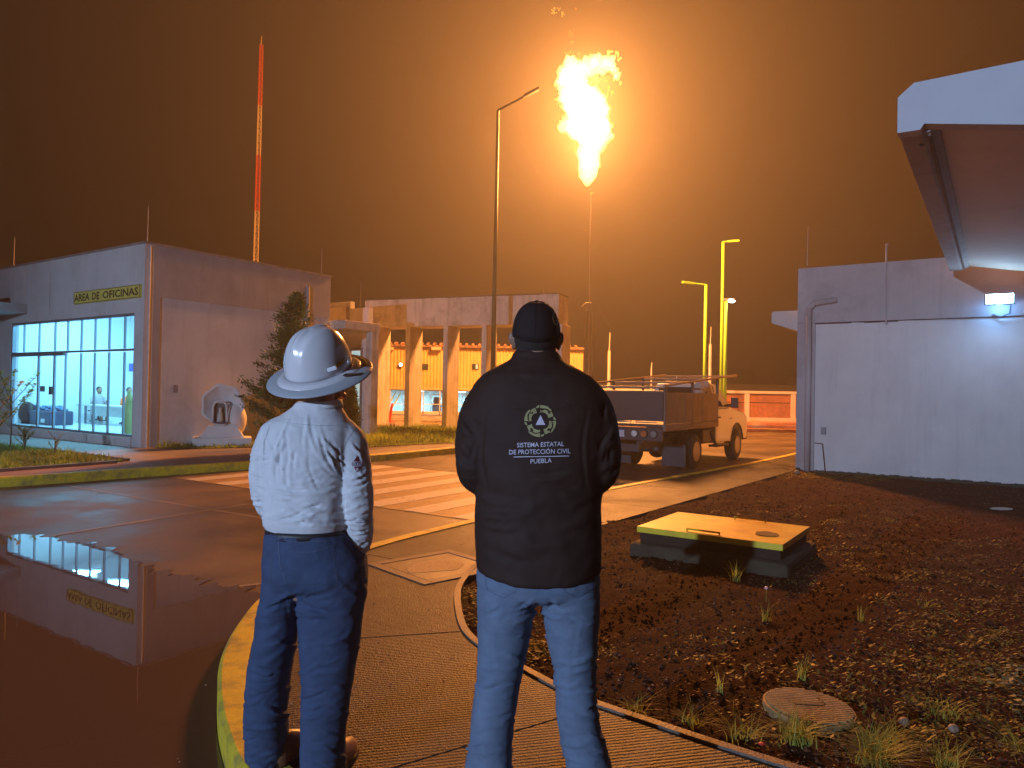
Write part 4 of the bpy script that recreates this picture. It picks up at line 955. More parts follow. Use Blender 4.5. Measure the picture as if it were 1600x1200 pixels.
obj('vault_rim', MB(TV).box(-.06, 1.39, -.06, 1.12, -.06, .105), M('mossy_dark_concrete', (.055, .042, .022), .9, .35, 6, .6, 40), cv, bevel=.045)
obj('dark_gap', MB(TV).box(.025, 1.305, .025, 1.035, .106, .194), M('gap_shade_black', (.03, .018, .01), .9), cv)  # near-black block standing for the shade between plate and rim
mhc = Vector((1.455, 3.50, 0))
mh = thing('manhole_cover', 'round ribbed rusty manhole cover among weeds', 'manhole cover', mhc)
Tm = Matrix.Translation(mhc+Vector((0, 0, -.024))) @ Matrix.Rotation(math.radians(2.5), 4, 'Y')
m_rust = M('ribbed_rusty_iron', (.36, .23, .09), .75, .25, 10, .4, 90, stain=(.13, .07, .04), sfac=.5, sscale=8)
obj('disc', MB(Tm).cyl((0, 0, -.03), (0, 0, .035), .215, .21, 40), m_rust, mh, bevel=.003)
mb = MB(Tm); 
for i in range(19):
    x = -.19+i*.0211; h = math.sqrt(max(0, .198**2-x*x))
    if h > .02:
        p, q = Vector((-h, x, .038)), Vector((h, x, .038)); mb.box(-h, h, x-.0045, x+.0045, .0352, .044)
rb_ = obj('raised_rib', mb, m_rust, mh); 
obj('lifting_slot', MB(Tm).box(-.07, .07, -.012, .012, .0442, .0475), m_black, mh)
# pit lid in the pavement
pc0 = Vector((-1.22, 6.2, 0)); c1 = Vector((-.80, 7.07, 0)); c2 = Vector((-.71, 5.64, 0))
u1 = (c2-pc0); L1 = u1.length; u1.normalize(); u2 = (c1-pc0); u2 = (u2-u1*u2.dot(u1)); L2_ = u2.length; u2.normalize()
TT = Matrix(((u1.x, u2.x, 0, pc0.x), (u1.y, u2.y, 0, pc0.y), (0, 0, 1, 0), (0, 0, 0, 1)))
L1 *= 1.0; wv_ = .085
pit = thing('pavement_hatch', 'square concrete hatch with pale frame and gravelly lid set in the pavement', 'hatch', TT @ Vector((.35, .45, 0)))
Lx, Ly = L1+.10, L2_+.0
obj('frame', MB(TT).box(0, Lx, 0, wv_, .001, .010).box(0, Lx, Ly-wv_, Ly, .001, .010).box(0, wv_, wv_+.001, Ly-wv_-.001, .001, .010).box(Lx-wv_, Lx, wv_+.001, Ly-wv_-.001, .001, .010), m_gutter, pit, bevel=.002)
obj('lid', MB(TT).box(wv_+.012, Lx-wv_-.012, wv_+.012, Ly-wv_-.012, .001, .006), m_asph, pit)
obj('worn_patch', MB(TT).prism([(Lx*.5+.19*math.cos(t_)*(1+.15*math.sin(3*t_)), Ly*.45+.27*math.sin(t_)*(1+.1*math.cos(5*t_)), ) for t_ in [i*.3142 for i in range(20)]], .0065, .009), M('ochre_gravel', (.44, .30, .13), .7, .5, 60, .8, 120), pit)
# flat dry leaf, stones
tag(obj('flat_stone', MB().ball(G(1425+140, 795, .01), (.16, .08, .02), 9, 5), M('pale_stone', (.5, .42, .36), .8)), 'flat pale scrap lying on soil below the right wall', 'stone')
for i, (px, py, r_, lb_) in enumerate([(1490, 1138, .022, 'round grey pebble at lower right of the soil'), (1413, 1128, .024, 'brown pebble between weeds right of the manhole'), (1245, 738, .05, 'pale stone at the foot of the right building corner')]):
    tag(obj('pebble', MB().ball(G(px, py, r_*.6), (r_*1.1, r_, r_*.85), 12, 8), M('pebble_stone', (.33, .22, .15), .7, .3, 40), smooth=True), lb_, 'stone')
tag(obj('red_petal', MB().ball(G(1190, 1162, .012), (.016, .012, .006), 8, 5), M('red', (.6, .04, .03), .5)), 'tiny red petal in the grass beside the manhole cover', 'petal')

# ================================================================== VEGETATION
def leaf_mat(name, col, var=.4, scale=5, tr=.5):
    m = bpy.data.materials.new(name); m.use_nodes = True; t = m.node_tree; n = t.nodes; l = t.links; n.clear()
    o = n.new('ShaderNodeOutputMaterial'); g = n.new('ShaderNodeNewGeometry'); a = n.new('ShaderNodeTexNoise'); a.inputs['Scale'].default_value = scale; a.inputs['Detail'].default_value = 4
    l.new(g.outputs['Position'], a.inputs['Vector']); r = n.new('ShaderNodeValToRGB'); l.new(a.outputs['Fac'], r.inputs['Fac']); r.color_ramp.elements[0].position = .35; r.color_ramp.elements[1].position = .65
    r.color_ramp.elements[0].color = tuple(x*(1-var) for x in col)+(1,); r.color_ramp.elements[1].color = tuple(x*(1+var) for x in col)+(1,)
    d = n.new('ShaderNodeBsdfPrincipled'); d.inputs['Roughness'].default_value = .55; e = n.new('ShaderNodeBsdfTranslucent'); x = n.new('ShaderNodeMixShader'); x.inputs[0].default_value = tr
    l.new(r.outputs['Color'], d.inputs['Base Color']); l.new(r.outputs['Color'], e.inputs['Color']); l.new(d.outputs[0], x.inputs[1]); l.new(e.outputs[0], x.inputs[2]); l.new(x.outputs[0], o.inputs['Surface'])
    MATS[name] = m; return m
m_blade = leaf_mat('grass_blade', (.34, .38, .07)); m_blade2 = leaf_mat('dull_grass', (.2, .24, .05))
def blade(mb, base, h, lean, wd, seg=3, ang=None):
    a = random.uniform(0, 6.28) if ang is None else ang; d = Vector((math.cos(a), math.sin(a), 0)); sd = Vector((-d.y, d.x, 0))
    prev = None; vs = []; fs = []
    for k in range(seg+1):
        f_ = k/seg; p = base+d*(lean*f_*f_)+Vector((0, 0, h*(f_-.25*f_*f_*min(1, lean/h)))); w_ = wd*(1-f_*.92)
        vs += [p-sd*w_, p+sd*w_]
        if k: i = 2*(k-1); fs.append((i, i+1, i+3, i+2))
    mb.add(vs, fs)
def tuft(x, y, n, h, spread, lab, group=None, cat='grass tuft', z=None, mat=None):
    mb = MB(); z = soil_h(x, y) if z is None else z
    for i in range(n):
        b = Vector((x+random.gauss(0, spread*.2), y+random.gauss(0, spread*.2), z-.005)); hh = h*random.uniform(.4, 1.1)
        blade(mb, b, hh, spread*random.uniform(.4, 1.5), .0029, 4)
    return tag(obj('grass_tuft', mb, mat or m_blade), lab, cat, group)
tuft(1.75, 4.92, 26, .16, .08, 'thin grass tuft with pink flower behind, in open soil right of the capped man')
tuft(2.41, 4.95, 18, .15, .07, 'sparse upright tuft with a white flower, second one in the open soil')
tuft(1.58, 3.91, 28, .13, .10, 'spreading grass tuft just above the manhole cover')
tuft(1.08, 3.68, 14, .13, .05, 'curly thin tuft left of the manhole cover')
tuft(.62, 3.48, 40, .09, .12, 'low flat tuft at the pavement edge by the capped man')
tuft(2.10, 3.52, 46, .12, .16, 'wide splayed tuft right of the manhole cover')
tuft(.86, 3.33, 40, .12, .11, 'tuft on the pavement edging lower left of the manhole')
tuft(1.28, 3.19, 150, .15, .17, 'dense bright grass clump below the manhole cover')
tuft(1.52, 2.99, 190, .17, .18, 'dense bright green clump at the bottom frame edge')
tuft(1.83, 3.02, 80, .13, .15, 'thinner grass clump at the bottom right of the manhole')
tuft(1.62, 3.12, 90, .12, .16, 'splayed clump right beside the dense bright bottom clump')
tuft(1.05, 3.22, 70, .11, .14, 'loose clump on the bed edging left of the dense clumps')
tuft(2.25, 3.15, 60, .10, .18, 'low weeds clump below the pebbles at the right')
tuft(3.05, 5.3, 34, .10, .14, 'faint dry tuft in the soil right of the vault cover')
tuft(1.72, 3.22, 36, .13, .12, 'small tuft between manhole cover and pebbles')
tuft(1.85, 5.92-.0, 40, .17, .08, 'fine grass tuft at the front rim of the yellow cover', z=-.01)
for (px, py, lb_, c_) in ((1197, 915, 'small pink clover flower on the soil', (.75, .4, .4)), (1316, 912, 'small white flower on a thin stalk', (.75, .6, .55))):
    p = G(px, py+25, 0); fl_ = thing('flower', lb_, 'flower', p)
    obj('stem', MB().cyl(p, p+Vector((0, .0, .09)), .002, n=4), m_blade, fl_); obj('blossom', MB().ball(p+Vector((0, 0, .10)), (.014, .014, .012), 8, 6), M('blossom%.2f' % c_[1], c_, .6), fl_)
# creeping weeds as ground cover
def creeping(n, name, region, mat, s0=.008, s1=.022, clump=26):
    mb = MB()
    for c in range(n):
        x, y = region()
        for k in range(clump):
            px = x+random.gauss(0, .07); py = y+random.gauss(0, .06)
            if inside(px, py) < .0: continue
            z = soil_h(px, py)+random.uniform(.004, .03); s = random.uniform(s0, s1); a = random.uniform(0, 6.28); t_ = random.uniform(-.6, .6)
            d = Vector((math.cos(a), math.sin(a), t_))*s; e = Vector((-math.sin(a), math.cos(a), random.uniform(-.3, .3)))*s*.4; p = Vector((px, py, z))
            mb.add([p-d, p+e, p+d, p-e], [(0, 1, 2, 3)])
    return tag(obj(name, mb, mat), kind='stuff')
def rw(): 
    c = random.choice([(2.65, 4.0, .3, .25), (2.9, 4.6, .3, .4), (2.3, 3.3, .35, .2), (3.0, 3.2, .3, .3), (3.6, 5.6, .5, .8), (1.7, 3.9, .4, .3), (4.2, 8.5, 1.2, 1.5), (5.9, 13.9, .5, .25), (6.6, 13.6, .7, .2), (-.12, 5.3, .12, .5), (.25, 4.3, .15, .15), (3.3, 7, 1.0, 1.2)])
    return c[0]+random.gauss(0, c[2]), c[1]+random.gauss(0, c[3])
creeping(560, 'creeping_weeds', rw, leaf_mat('olive_weed', (.24, .21, .04)))
creeping(330, 'dry_leaf_litter', reg_near, M('dry_litter', (.26, .15, .07), .8, .5, 9), .004, .012, 12)
mb = MB()
for c in range(220):
    x = random.uniform(2.0, 3.2); y = random.uniform(2.9, 3.6); blade(mb, Vector((x, y, soil_h(x, y))), random.uniform(.02, .05), .03, .002, 2)
tag(obj('short_weeds', mb, m_blade2), kind='stuff')
mb = MB()
for c in range(260):
    y = random.uniform(2.3, 11); x = random.uniform(-1.6, .3)+(y-4)*.25*(y > 5); 
    if inside(x, y) > -.06 : continue
    s_ = random.uniform(.003, .008); mb.ball((x, y, .002+s_*.4), (s_, s_*.8, s_*.5), 5, 4)
tag(obj('grit', mb, MATS['pale_gravel']), kind='stuff')
# leafy plant at the right frame edge
lp = thing('leafy_weed', 'grey-green lobed weed at the right edge of the soil', 'plant', (2.55, 3.55, 0))
m_leafy = M('greygreen_leaf', (.09, .12, .06), .6, .3, 8)
for q in range(3):
    bx, by = [(2.62, 3.72), (2.48, 3.35), (2.72, 3.2)][q]; mb = MB()
    for i in range(90):
        a = random.uniform(0, 6.28); r_ = random.random()**.5*.13; p = Vector((bx+r_*math.cos(a), by+r_*math.sin(a), .02+random.uniform(0, .11))); s = random.uniform(.010, .024)
        d = Vector((math.cos(a), math.sin(a), random.uniform(-.5, .5)))*s; e = Vector((-math.sin(a), math.cos(a), random.uniform(-.4, .4)))*s*.6
        mb.add([p-d, p-d*.2+e, p+d, p-d*.2-e], [(0, 1, 2, 3)])
    obj('leaf_cluster', mb, m_leafy, lp, kind='stuff')
# lawns
def lawn(name, poly, n, h, mat, z=.0):
    mb = MB(); P2 = [Vector((p[0], p[1])) for p in poly]; x0 = min(p.x for p in P2); x1 = max(p.x for p in P2); y0 = min(p.y for p in P2); y1 = max(p.y for p in P2); k = 0
    def ins(x, y):
        c = False
        for i in range(len(P2)):
            a, b = P2[i], P2[i-1]
            if (a.y > y) != (b.y > y) and x < (b.x-a.x)*(y-a.y)/(b.y-a.y)+a.x: c = not c
        return c
    mb.poly([(p.x, p.y, z+.02) for p in P2])
    while k < n:
        x = random.uniform(x0, x1); y = random.uniform(y0, y1)
        if not ins(x, y): continue
        q = .5+noise.noise(Vector((x*1.5, y*1.5, 0)))
        blade(mb, Vector((x, y, z+.01)), h*random.uniform(.5, 1.1)*(.6+q), h*.6, .012, 2); k += 1
    return tag(obj(name, mb, mat), kind='stuff')
m_lawn = leaf_mat('lawn_grass', (.22, .28, .045), .45, 1.2)
bedL = [G(*p) for p in [(-120, 745), (0, 734.6), (75, 731), (127, 728.5), (180, 723), (199, 720.7), (91, 706.5), (27, 701), (0, 698), (-120, 705)]]
lawn('lawn_bed', [(p.x, p.y) for p in bedL], 5200, .13, m_lawn)
for (pa, pb_) in (((-120, 690), (27, 700)), ((27, 700), (91.5, 706)), ((91.5, 706), (199, 720.5)), ((-120, 746), (75, 732)), ((75, 732), (181, 723.8))):
    a_, b_ = G(*pa), G(*pb_); mb = MB(); gstrip(mb, a_, b_, .09, .03); pass
    d = (b_-a_).normalized(); nn = Vector((-d.y, d.x, 0))*.05
    struct('bed_edging', MB().prism([tuple((a_+nn).xy), tuple((a_-nn).xy), tuple((b_-nn).xy), tuple((b_+nn).xy)][::-1], 0, .055), m_gutter)
wl = [TO @ Vector((.05, .3, 0)), TO @ Vector((.9, .3, 0)), TO @ Vector((1.7, 2.0, 0)), TO @ Vector((2.0, 5.6, 0)), TO @ Vector((.05, 5.6, 0))]
lawn('grass_strip', [(p.x, p.y) for p in wl], 2600, .12, m_lawn)
bedR = [G(*p) for p in [(500, 705), (600, 697.5), (720, 692), (860, 689), (860, 668), (560, 668)]]
lawn('portico_lawn', [(p.x, p.y) for p in bedR], 9000, .2, leaf_mat('bright_lawn', (.26, .32, .04), .5, .9))
struct('walk', MB().poly([tuple(p)[:2]+(.004,) for p in [G(-150, 760), G(0, 746), G(200, 733), G(392, 721), G(392, 708), G(266, 715), G(200, 722), G(127, 729), G(0, 735.5), G(-150, 748)]]), M('reddish_walk', (.26, .15, .12), .8, .15, 3, .3, 60))

def conifer(x, y, h, rmax, lab):
    t = thing('conifer', lab, 'tree', (x, y, 0))
    obj('trunk', MB().tube([(x, y, -.05), (x+.03, y, h*.5), (x+.05, y, h*.92)], [.07, .045, .015], 8), M('bark', (.10, .06, .04), .9, .3, 12), t)
    mb = MB(); lim = MB()
    for i in range(210):
        f_ = random.random()**.85; z = .15+f_*(h-.25); rr_ = rmax*(1-f_)**.75*(.72+.5*noise.noise(Vector((f_*6, i*.37, 1)))+.15)
        rr_ *= min(1, .5+f_*4); a = random.uniform(0, 6.28)
        tip = Vector((x+rr_*math.cos(a), y+rr_*math.sin(a), z+rr_*.55)); root = Vector((x+.03*math.cos(a), y+.03*math.sin(a), z))
        lim.cyl(root, tip, .010, .003, 4)
        for k in range(int(60+110*(1-f_))):
            u_ = random.random()**.6; c = root.lerp(tip, .15+.9*u_)+Vector((random.gauss(0, .055), random.gauss(0, .055), random.gauss(0, .06)))
            s = random.uniform(.024, .05); d = Vector((math.cos(a)+random.gauss(0, .5), math.sin(a)+random.gauss(0, .5), random.uniform(.1, 1.3))).normalized()*s
            e = d.cross(Vector((random.gauss(0, 1), random.gauss(0, 1), random.gauss(0, 1)))).normalized()*s*.42
            mb.add([c-d, c+e, c+d, c-e], [(0, 1, 2, 3)])
    obj('branches', lim, MATS['bark'], t, kind='stuff'); obj('crown', mb, leaf_mat('dark_conifer_green', (.065, .11, .028), .5, 3, .3), t, kind='stuff')
conifer(-5.02, 16.7, 3.72, 1.22, 'dark ragged conifer against the office side wall')
conifer(-4.6, 20.5, 1.7, .3, 'small slim conifer by the lit annex door')
# sapling with large leaves at the left edge and small shrub
def leafy(x, y, h, lab, n, col, name='sapling', branch=6, sz=.07):
    t = thing(name, lab, 'sapling' if name == 'sapling' else 'plant', (x, y, 0))
    st_ = MB(); tops = []
    st_.tube([(x, y, 0), (x+.02, y, h*.4), (x, y, h*.7)], [.018, .013, .01], 6)
    for i in range(branch):
        z = h*random.uniform(.2, .65); a = random.uniform(0, 6.28); q = Vector((x+h*.28*math.cos(a), y+h*.28*math.sin(a), min(h, z+h*random.uniform(.25, .45)))); st_.cyl((x, y, z), q, .008, .004, 5); tops.append((Vector((x, y, z)), q))
    obj('stem', st_, M('bark', (.10, .06, .04), .9), t)
    mb = MB()
    for i in range(n):
        r_, q = random.choice(tops); f_ = random.random()**.45; c = r_.lerp(q, f_*1.05); a = random.uniform(0, 6.28)
        d = Vector((math.cos(a), math.sin(a), random.uniform(-.2, .9))).normalized()*sz*random.uniform(.6, 1.2); e = d.cross(Vector((0, 0, 1))).normalized()*sz*.26; m_ = c+d*.5+Vector((0, 0, .01))
        mb.add([c, m_+e, c+d, m_-e], [(0, 1, 2, 3)])
    obj('leaves', mb, col, t, kind='stuff')
m_sl = leaf_mat('yellowgreen_leaf', (.42, .36, .07), .4, 7)
p = G(16, 703); leafy(p.x, p.y, 1.75, 'young tree with yellowish upright leaves in front of the office window', 420, m_sl, sz=.11, branch=11)
p = G(-8, 712); leafy(p.x, p.y, 1.6, 'orange lit sapling cut by the left frame edge', 300, leaf_mat('flare_tinted_leaf', (.5, .30, .07), .4, 7), sz=.10, branch=9)  # orange flare light put into the leaf colour
p = G(38, 708); leafy(p.x, p.y, .62, 'small leafy shrub in the grass bed left of the office corner', 260, m_lawn, 'shrub', 14, .05)
p = G(85, 712); leafy(p.x, p.y, .55, 'thin upright weed at the bed edging under the office glass', 90, m_lawn, 'shrub', 8, .04)

# ================================================================== shell grotto monument
sg = thing('shell_grotto', 'white shell-shaped grotto shrine on a stepped plinth beside the office wall', 'monument', G(345, 697))
gc = G(345, 698); Tg = Matrix(((E1.x*.9+E2.x*-.0, E2.x, 0, gc.x), (E1.y*.9, E2.y, 0, gc.y), (0, 0, 1, 0), (0, 0, 0, 1)))
ux = Vector((.93, .36, 0)).normalized(); uy = Vector((-ux.y, ux.x, 0))
Tg = Matrix(((ux.x, uy.x, 0, gc.x), (ux.y, uy.y, 0, gc.y), (0, 0, 1, 0), (0, 0, 0, 1)))
m_sh = M('white_cast_stone', (.62, .59, .56), .7, .08, 3, .2, 50)
obj('base_block', MB(Tg).box(-.66, .72, -.1, .75, 0, .22), m_sh, sg, bevel=.01)
obj('plinth', MB(Tg).add([(-.5, 0, .221), (.55, 0, .221), (.55, .65, .221), (-.5, .65, .221), (-.30, .1, .52), (.35, .1, .52), (.35, .5, .52), (-.30, .5, .52)], [(0,3,2,1),(4,5,6,7),(0,1,5,4),(1,2,6,5),(2,3,7,6),(3,0,4,7)]), m_sh, sg, bevel=.008)
# shell: thick scalloped bowl, hollow towards the viewer
mb = MB(Tg); nA, nR = 48, 8; vs = []; 
def shell_pt(a, f_, back):
    sc_ = 1+.045*math.cos(7*a)*f_; rx = .50*sc_*f_; rz = (.54 if math.sin(a) > 0 else .50)*sc_*f_
    y = .12+.26*(1-f_**2)*(1 if not back else 1.3)+(.06 if back else 0)
    return (rx*math.cos(a)+.02, y, 1.02+rz*math.sin(a))
for bk in (0, 1):
    for j in range(nR+1):
        for i in range(nA): vs.append(shell_pt(2*math.pi*i/nA, max(.02, j/nR), bk))
fs_ = []; o2 = (nR+1)*nA
for j in range(nR):
    for i in range(nA):
        i2 = (i+1) % nA; fs_.append((j*nA+i, j*nA+i2, (j+1)*nA+i2, (j+1)*nA+i)); fs_.append((o2+j*nA+i, o2+(j+1)*nA+i, o2+(j+1)*nA+i2, o2+j*nA+i2))
for i in range(nA):
    i2 = (i+1) % nA; fs_.append((nR*nA+i, nR*nA+i2, o2+nR*nA+i2, o2+nR*nA+i))
mb.add(vs, fs_); obj('shell', mb, m_sh, sg, smooth=True)
obj('round_drum', MB(Tg).ball((.33, .38, .66), (.27, .30, .42), 24, 16), m_sh, sg, smooth=True)
obj('niche_arch', MB(Tg).tube([(-.20, .06, .62)]+[(-.04+.16*math.cos(a), .06, .95+.2*math.sin(a)) for a in [math.pi-.26*i for i in range(13)]]+[(.12, .06, .62)], .025, 8), m_sh, sg, smooth=True)
obj('niche_back', MB(Tg).box(-.19, .11, .14, .16, .60, 1.08), M('dark_niche', (.12, .11, .10), .9), sg)
obj('figurine', MB(Tg).lathe([(.001, .36), (.035, .35), (.035, .30), (.03, .28), (.06, .2), (.075, .05), (.08, 0), (.001, 0)], (-.03, .08, .62), 14), M('figurine_white', (.5, .45, .38), .6), sg, smooth=True)
obj('niche_shelf', MB(Tg).box(-.20, .14, -.03, .14, .585, .62), M('blue_shelf', (.05, .06, .12), .6), sg)
tag(obj('black_perched_bird', MB(Tg).ball((.44, .10, 1.26), (.085, .04, .035), 10, 6).ball((.50, .10, 1.29), (.03, .025, .03), 8, 6).add([(.36, .08, 1.26), (.36, .12, 1.26), (.28, .10, 1.25)], [(0, 1, 2)]), m_black, smooth=True), 'small black ornament perched on the shell grotto edge', 'ornament')

# ================================================================== PEOPLE
def cloth_mat(name, col, var=.12, scale=14, weave=500, rough=.85, bump=.25, folds=0, stain=None, sheen=0):
    m = M(name, col, rough, var, scale, bump, weave, spec=.25, stain=stain, sfac=.5, sscale=6)
    if folds:
        t = m.node_tree; n = t.nodes; l = t.links; b = n['Principled BSDF']; c = n.new('ShaderNodeTexCoord')
        q = n.new('ShaderNodeTexNoise'); q.inputs['Scale'].default_value = 9; q.inputs['Detail'].default_value = 3; q.inputs['Distortion'].default_value = 1.2
        mp = n.new('ShaderNodeMapping'); mp.inputs['Scale'].default_value = (.8, .8, 1.6); l.new(c.outputs['Object'], mp.inputs['Vector']); l.new(mp.outputs['Vector'], q.inputs['Vector'])
        b2 = n.new('ShaderNodeBump'); b2.inputs['Strength'].default_value = folds; b2.inputs['Distance'].default_value = .02
        l.new(q.outputs['Fac'], b2.inputs['Height']); old = b.inputs['Normal'].links[0].from_node; l.new(b2.outputs['Normal'], old.inputs['Normal'])
    return m
def sring(L, R, y, dep, Y, n=40, ex=2.3, dz=None):
    """horizontal ring: silhouette between L and R (pixel columns at height y), depth half-size dep"""
    p = PY(L, y, Y); q = PY(R, y, Y); c = (p+q)/2; h = (q-p)/2; hw = h.length; ux_ = Vector((h.x, 0, 0)).normalized(); out = []
    for i in range(n):
        t_ = 2*math.pi*i/n; ct, s_ = math.cos(t_), math.sin(t_)
        out.append(Vector((c.x+hw*math.copysign(abs(ct)**(2/ex), ct), c.y+dep*math.copysign(abs(s_)**(2/ex), s_), c.z+(dz(ct, s_) if dz else 0))))
    return out
def to_px(A):
    P = A-np.array(CAM); f_ = np.array(fw); r_ = np.array(rt); u_ = np.array(up); dd = P@f_
    return 800+F*(P@r_)/dd, 600-F*(P@u_)/dd
def fold(co, no, folds, back=True):
    px, py = to_px(co); w_ = np.clip(-no[:, 1]*1.6, 0, 1) if back else np.ones(len(co))
    d_ = np.zeros(len(co))
    for (x0, y0, x1, y1, wd, amp) in folds:
        dx_, dy_ = x1-x0, y1-y0; L = dx_*dx_+dy_*dy_; t_ = np.clip(((px-x0)*dx_+(py-y0)*dy_)/L, 0, 1)
        bow = math.sqrt(L)*.06*np.sin(t_*np.pi)
        qx = x0+t_*dx_-dy_/math.sqrt(L)*bow; qy = y0+t_*dy_+dx_/math.sqrt(L)*bow
        d2 = (px-qx)**2+(py-qy)**2; ta = np.sin(np.clip(t_, .0, 1)*np.pi)**.5*.8+.2
        side = ((px-qx)*dy_-(py-qy)*dx_)/math.sqrt(L)
        g = np.exp(-d2/(wd*wd)); g2 = np.exp(-((px-qx-dy_/math.sqrt(L)*wd*1.3)**2+(py-qy+dx_/math.sqrt(L)*wd*1.3)**2)/(wd*wd*1.2))
        d_ += amp*(g-.7*g2)*ta
    return co+no*(d_*w_)[:, None]
def creases(n, x0, x1, y0, y1, a0, a1, L0, L1, w0, w1, amp, seed=1):
    r = random.Random(seed); out = []
    for i in range(n):
        x, y = r.uniform(x0, x1), r.uniform(y0, y1); a = math.radians(r.uniform(a0, a1)); L = r.uniform(L0, L1)/2
        out.append((x-L*math.cos(a), y-L*math.sin(a), x+L*math.cos(a), y+L*math.sin(a), r.uniform(w0, w1), 2.1*amp*r.uniform(.4, 1.1)*r.choice((1, 1, -1))))
    return out
def nz_disp(co, no, amp, sc_, off=0, anis=(1, 1, 1)):
    for i in range(len(co)):
        p = Vector((co[i][0]*sc_*anis[0]+off, co[i][1]*sc_*anis[1], co[i][2]*sc_*anis[2]))
        v = noise.noise(p); co[i] += no[i]*amp*(1-abs(v)*2.2)
    return co
def capsule(mb, pts, rs, n=14):
    mb.tube(pts, rs, n); mb.ball(pts[0], rs[0], n, 8); mb.ball(pts[-1], rs[-1], n, 8)
def limb(mb, pts, rs, sub=5, n=18):
    P = catmull(pts, sub); k = len(pts)-1; R = []
    for i in range(len(P)):
        f_ = i/sub; j = min(int(f_), k-1); R.append(rs[j]+(rs[j+1]-rs[j])*(f_-j))
    prev = None
    rings = []
    for i, p in enumerate(P):
        t_ = (P[min(i+1, len(P)-1)]-P[max(i-1, 0)]).normalized(); x = t_.cross(Vector((0.3, 1, .1))).normalized()
        if prev is not None and x.dot(prev) < 0: x = -x
        prev = x; y = t_.cross(x); rings.append([p+(x*math.cos(2*math.pi*a/n)+y*math.sin(2*math.pi*a/n))*R[i] for a in range(n)])
    mb.loft(rings); mb.ball(P[0], R[0]*.98, n, 8); mb.ball(P[-1], R[-1]*.98, n, 8)

def head_parts(mb, T):
    s = MB(T); 
    s.ball((0, -.005, .02), (.074, .095, .10), 24, 16); s.ball((0, .03, -.045), (.056, .062, .07), 20, 12)      # skull, jaw
    s.ball((0, .088, -.012), (.012, .018, .028), 10, 8); s.ball((0, .10, -.032), (.016, .014, .011), 10, 8)       # nose
    s.ball((0, .082, .022), (.05, .012, .010), 14, 6); s.ball((0, .076, -.105), (.024, .02, .018), 12, 8)         # brow, chin
    s.ball((0, .088, -.063), (.024, .010, .006), 12, 6); s.ball((0, .087, -.074), (.021, .010, .007), 12, 6)      # lips
    for q in (-1, 1):
        s.ball((q*.077, -.005, -.005), (.010, .020, .034), 12, 10); s.ball((q*.086, -.014, .006), (.010, .015, .022), 10, 8); s.ball((q*.045, .062, -.03), (.02, .02, .02), 10, 8)
    mb.v += s.v[:0]; o = len(mb.v); mb.v += s.v; mb.f += [tuple(i+o for i in f) for f in s.f]
def eyes(T, parent):
    for q in (-1, 1):
        e = obj('eye', MB(T).ball((q*.031, .078, .0), (.013, .011, .011), 12, 8), M('eye_white', (.6, .58, .55), .2), parent, smooth=True)
        obj('iris', MB(T).ball((q*.031, .0865, .0), (.0055, .004, .0055), 10, 6), M('iris_brown', (.03, .015, .01), .2), e, smooth=True)
def hand(mb, wrist, d, nrm, side, curl=.5):
    """palm and five fingers; d = pointing direction, nrm = back of the hand, side = thumb side"""
    d = Vector(d).normalized(); nrm = Vector(nrm); nrm = (nrm-d*nrm.dot(d)).normalized(); s_ = d.cross(nrm)*side; w_ = Vector(wrist)
    R = Matrix((s_, d, nrm)).transposed()
    mb.ball(w_+d*.045, (.041, .052, .016), 16, 10, R); mb.ball(w_+d*.005, (.028, .03, .021), 12, 8, R)
    for k, (o_, L) in enumerate(((.028, .070), (.010, .078), (-.009, .072), (-.027, .056))):
        b = w_+d*.080+s_*o_-nrm*.0; a = b; pts = [b-d*.015]; dirn = d.copy(); c = curl*(1+.08*k)
        for seg, fr_l in enumerate((.45, .30, .25)):
            dirn = (dirn*math.cos(c*.75)-nrm*math.sin(c*.75)).normalized(); 
            nn = (nrm-dirn*nrm.dot(dirn)).normalized()
            a = a+dirn*L*fr_l; pts.append(a)
        mb.tube(pts, [.0095, .0090, .0082, .0070], 8); mb.ball(pts[-1], .007, 8, 6)
    b = w_+d*.018+s_*.030; t1 = b+(d*.6+s_*.7-nrm*.3).normalized()*.036; t2 = t1+(d*.85+s_*.25-nrm*.4).normalized()*.030
    mb.tube([b-s_*.012, t1, t2], [.012, .0105, .0085], 8); mb.ball(t2, .0085, 8, 6)
def finish(co, fs): return [Vector(c) for c in co], fs
def shoe(mb, heel, toe_dir, L=.29, z0=0):
    d = Vector(toe_dir).normalized(); s_ = Vector((-d.y, d.x, 0)); c = Vector(heel)
    prof = [(0, .034, .075), (.03, .040, .10), (.08, .042, .105), (.13, .044, .085), (.19, .050, .065), (.24, .046, .052), (.28, .03, .035), (.295, .012, .02)]
    rings = []
    for t_, hw, hh in prof:
        p = c+d*(t_*L/.295); rings.append([p+s_*(hw*math.cos(a))+Vector((0, 0, z0+.015+hh*max(0, math.sin(a))*1.0+(-.012 if math.sin(a) < -.1 else 0))) for a in [2*math.pi*i/16 for i in range(16)]])
    mb.loft(rings)
def decal(bvh, pts_px, faces, lift=.0025, Yref=2.3):
    out = []; ok = []
    for (x, y) in pts_px:
        h = bvh.ray_cast(CAM, ray(x, y).normalized()); ok.append(h[0] is not None)
        out.append(h[0]+h[1]*lift if h[0] is not None else PY(x, y, Yref))
    keep = [f for f in faces if all(ok[i] for i in f) and max((out[f[0]]-out[i]).length for i in f) < .06]
    used = sorted({i for f in keep for i in f}); mp_ = {i: k for k, i in enumerate(used)}
    return [out[i] for i in used] or [out[0]], [tuple(mp_[i] for i in f) for f in keep]
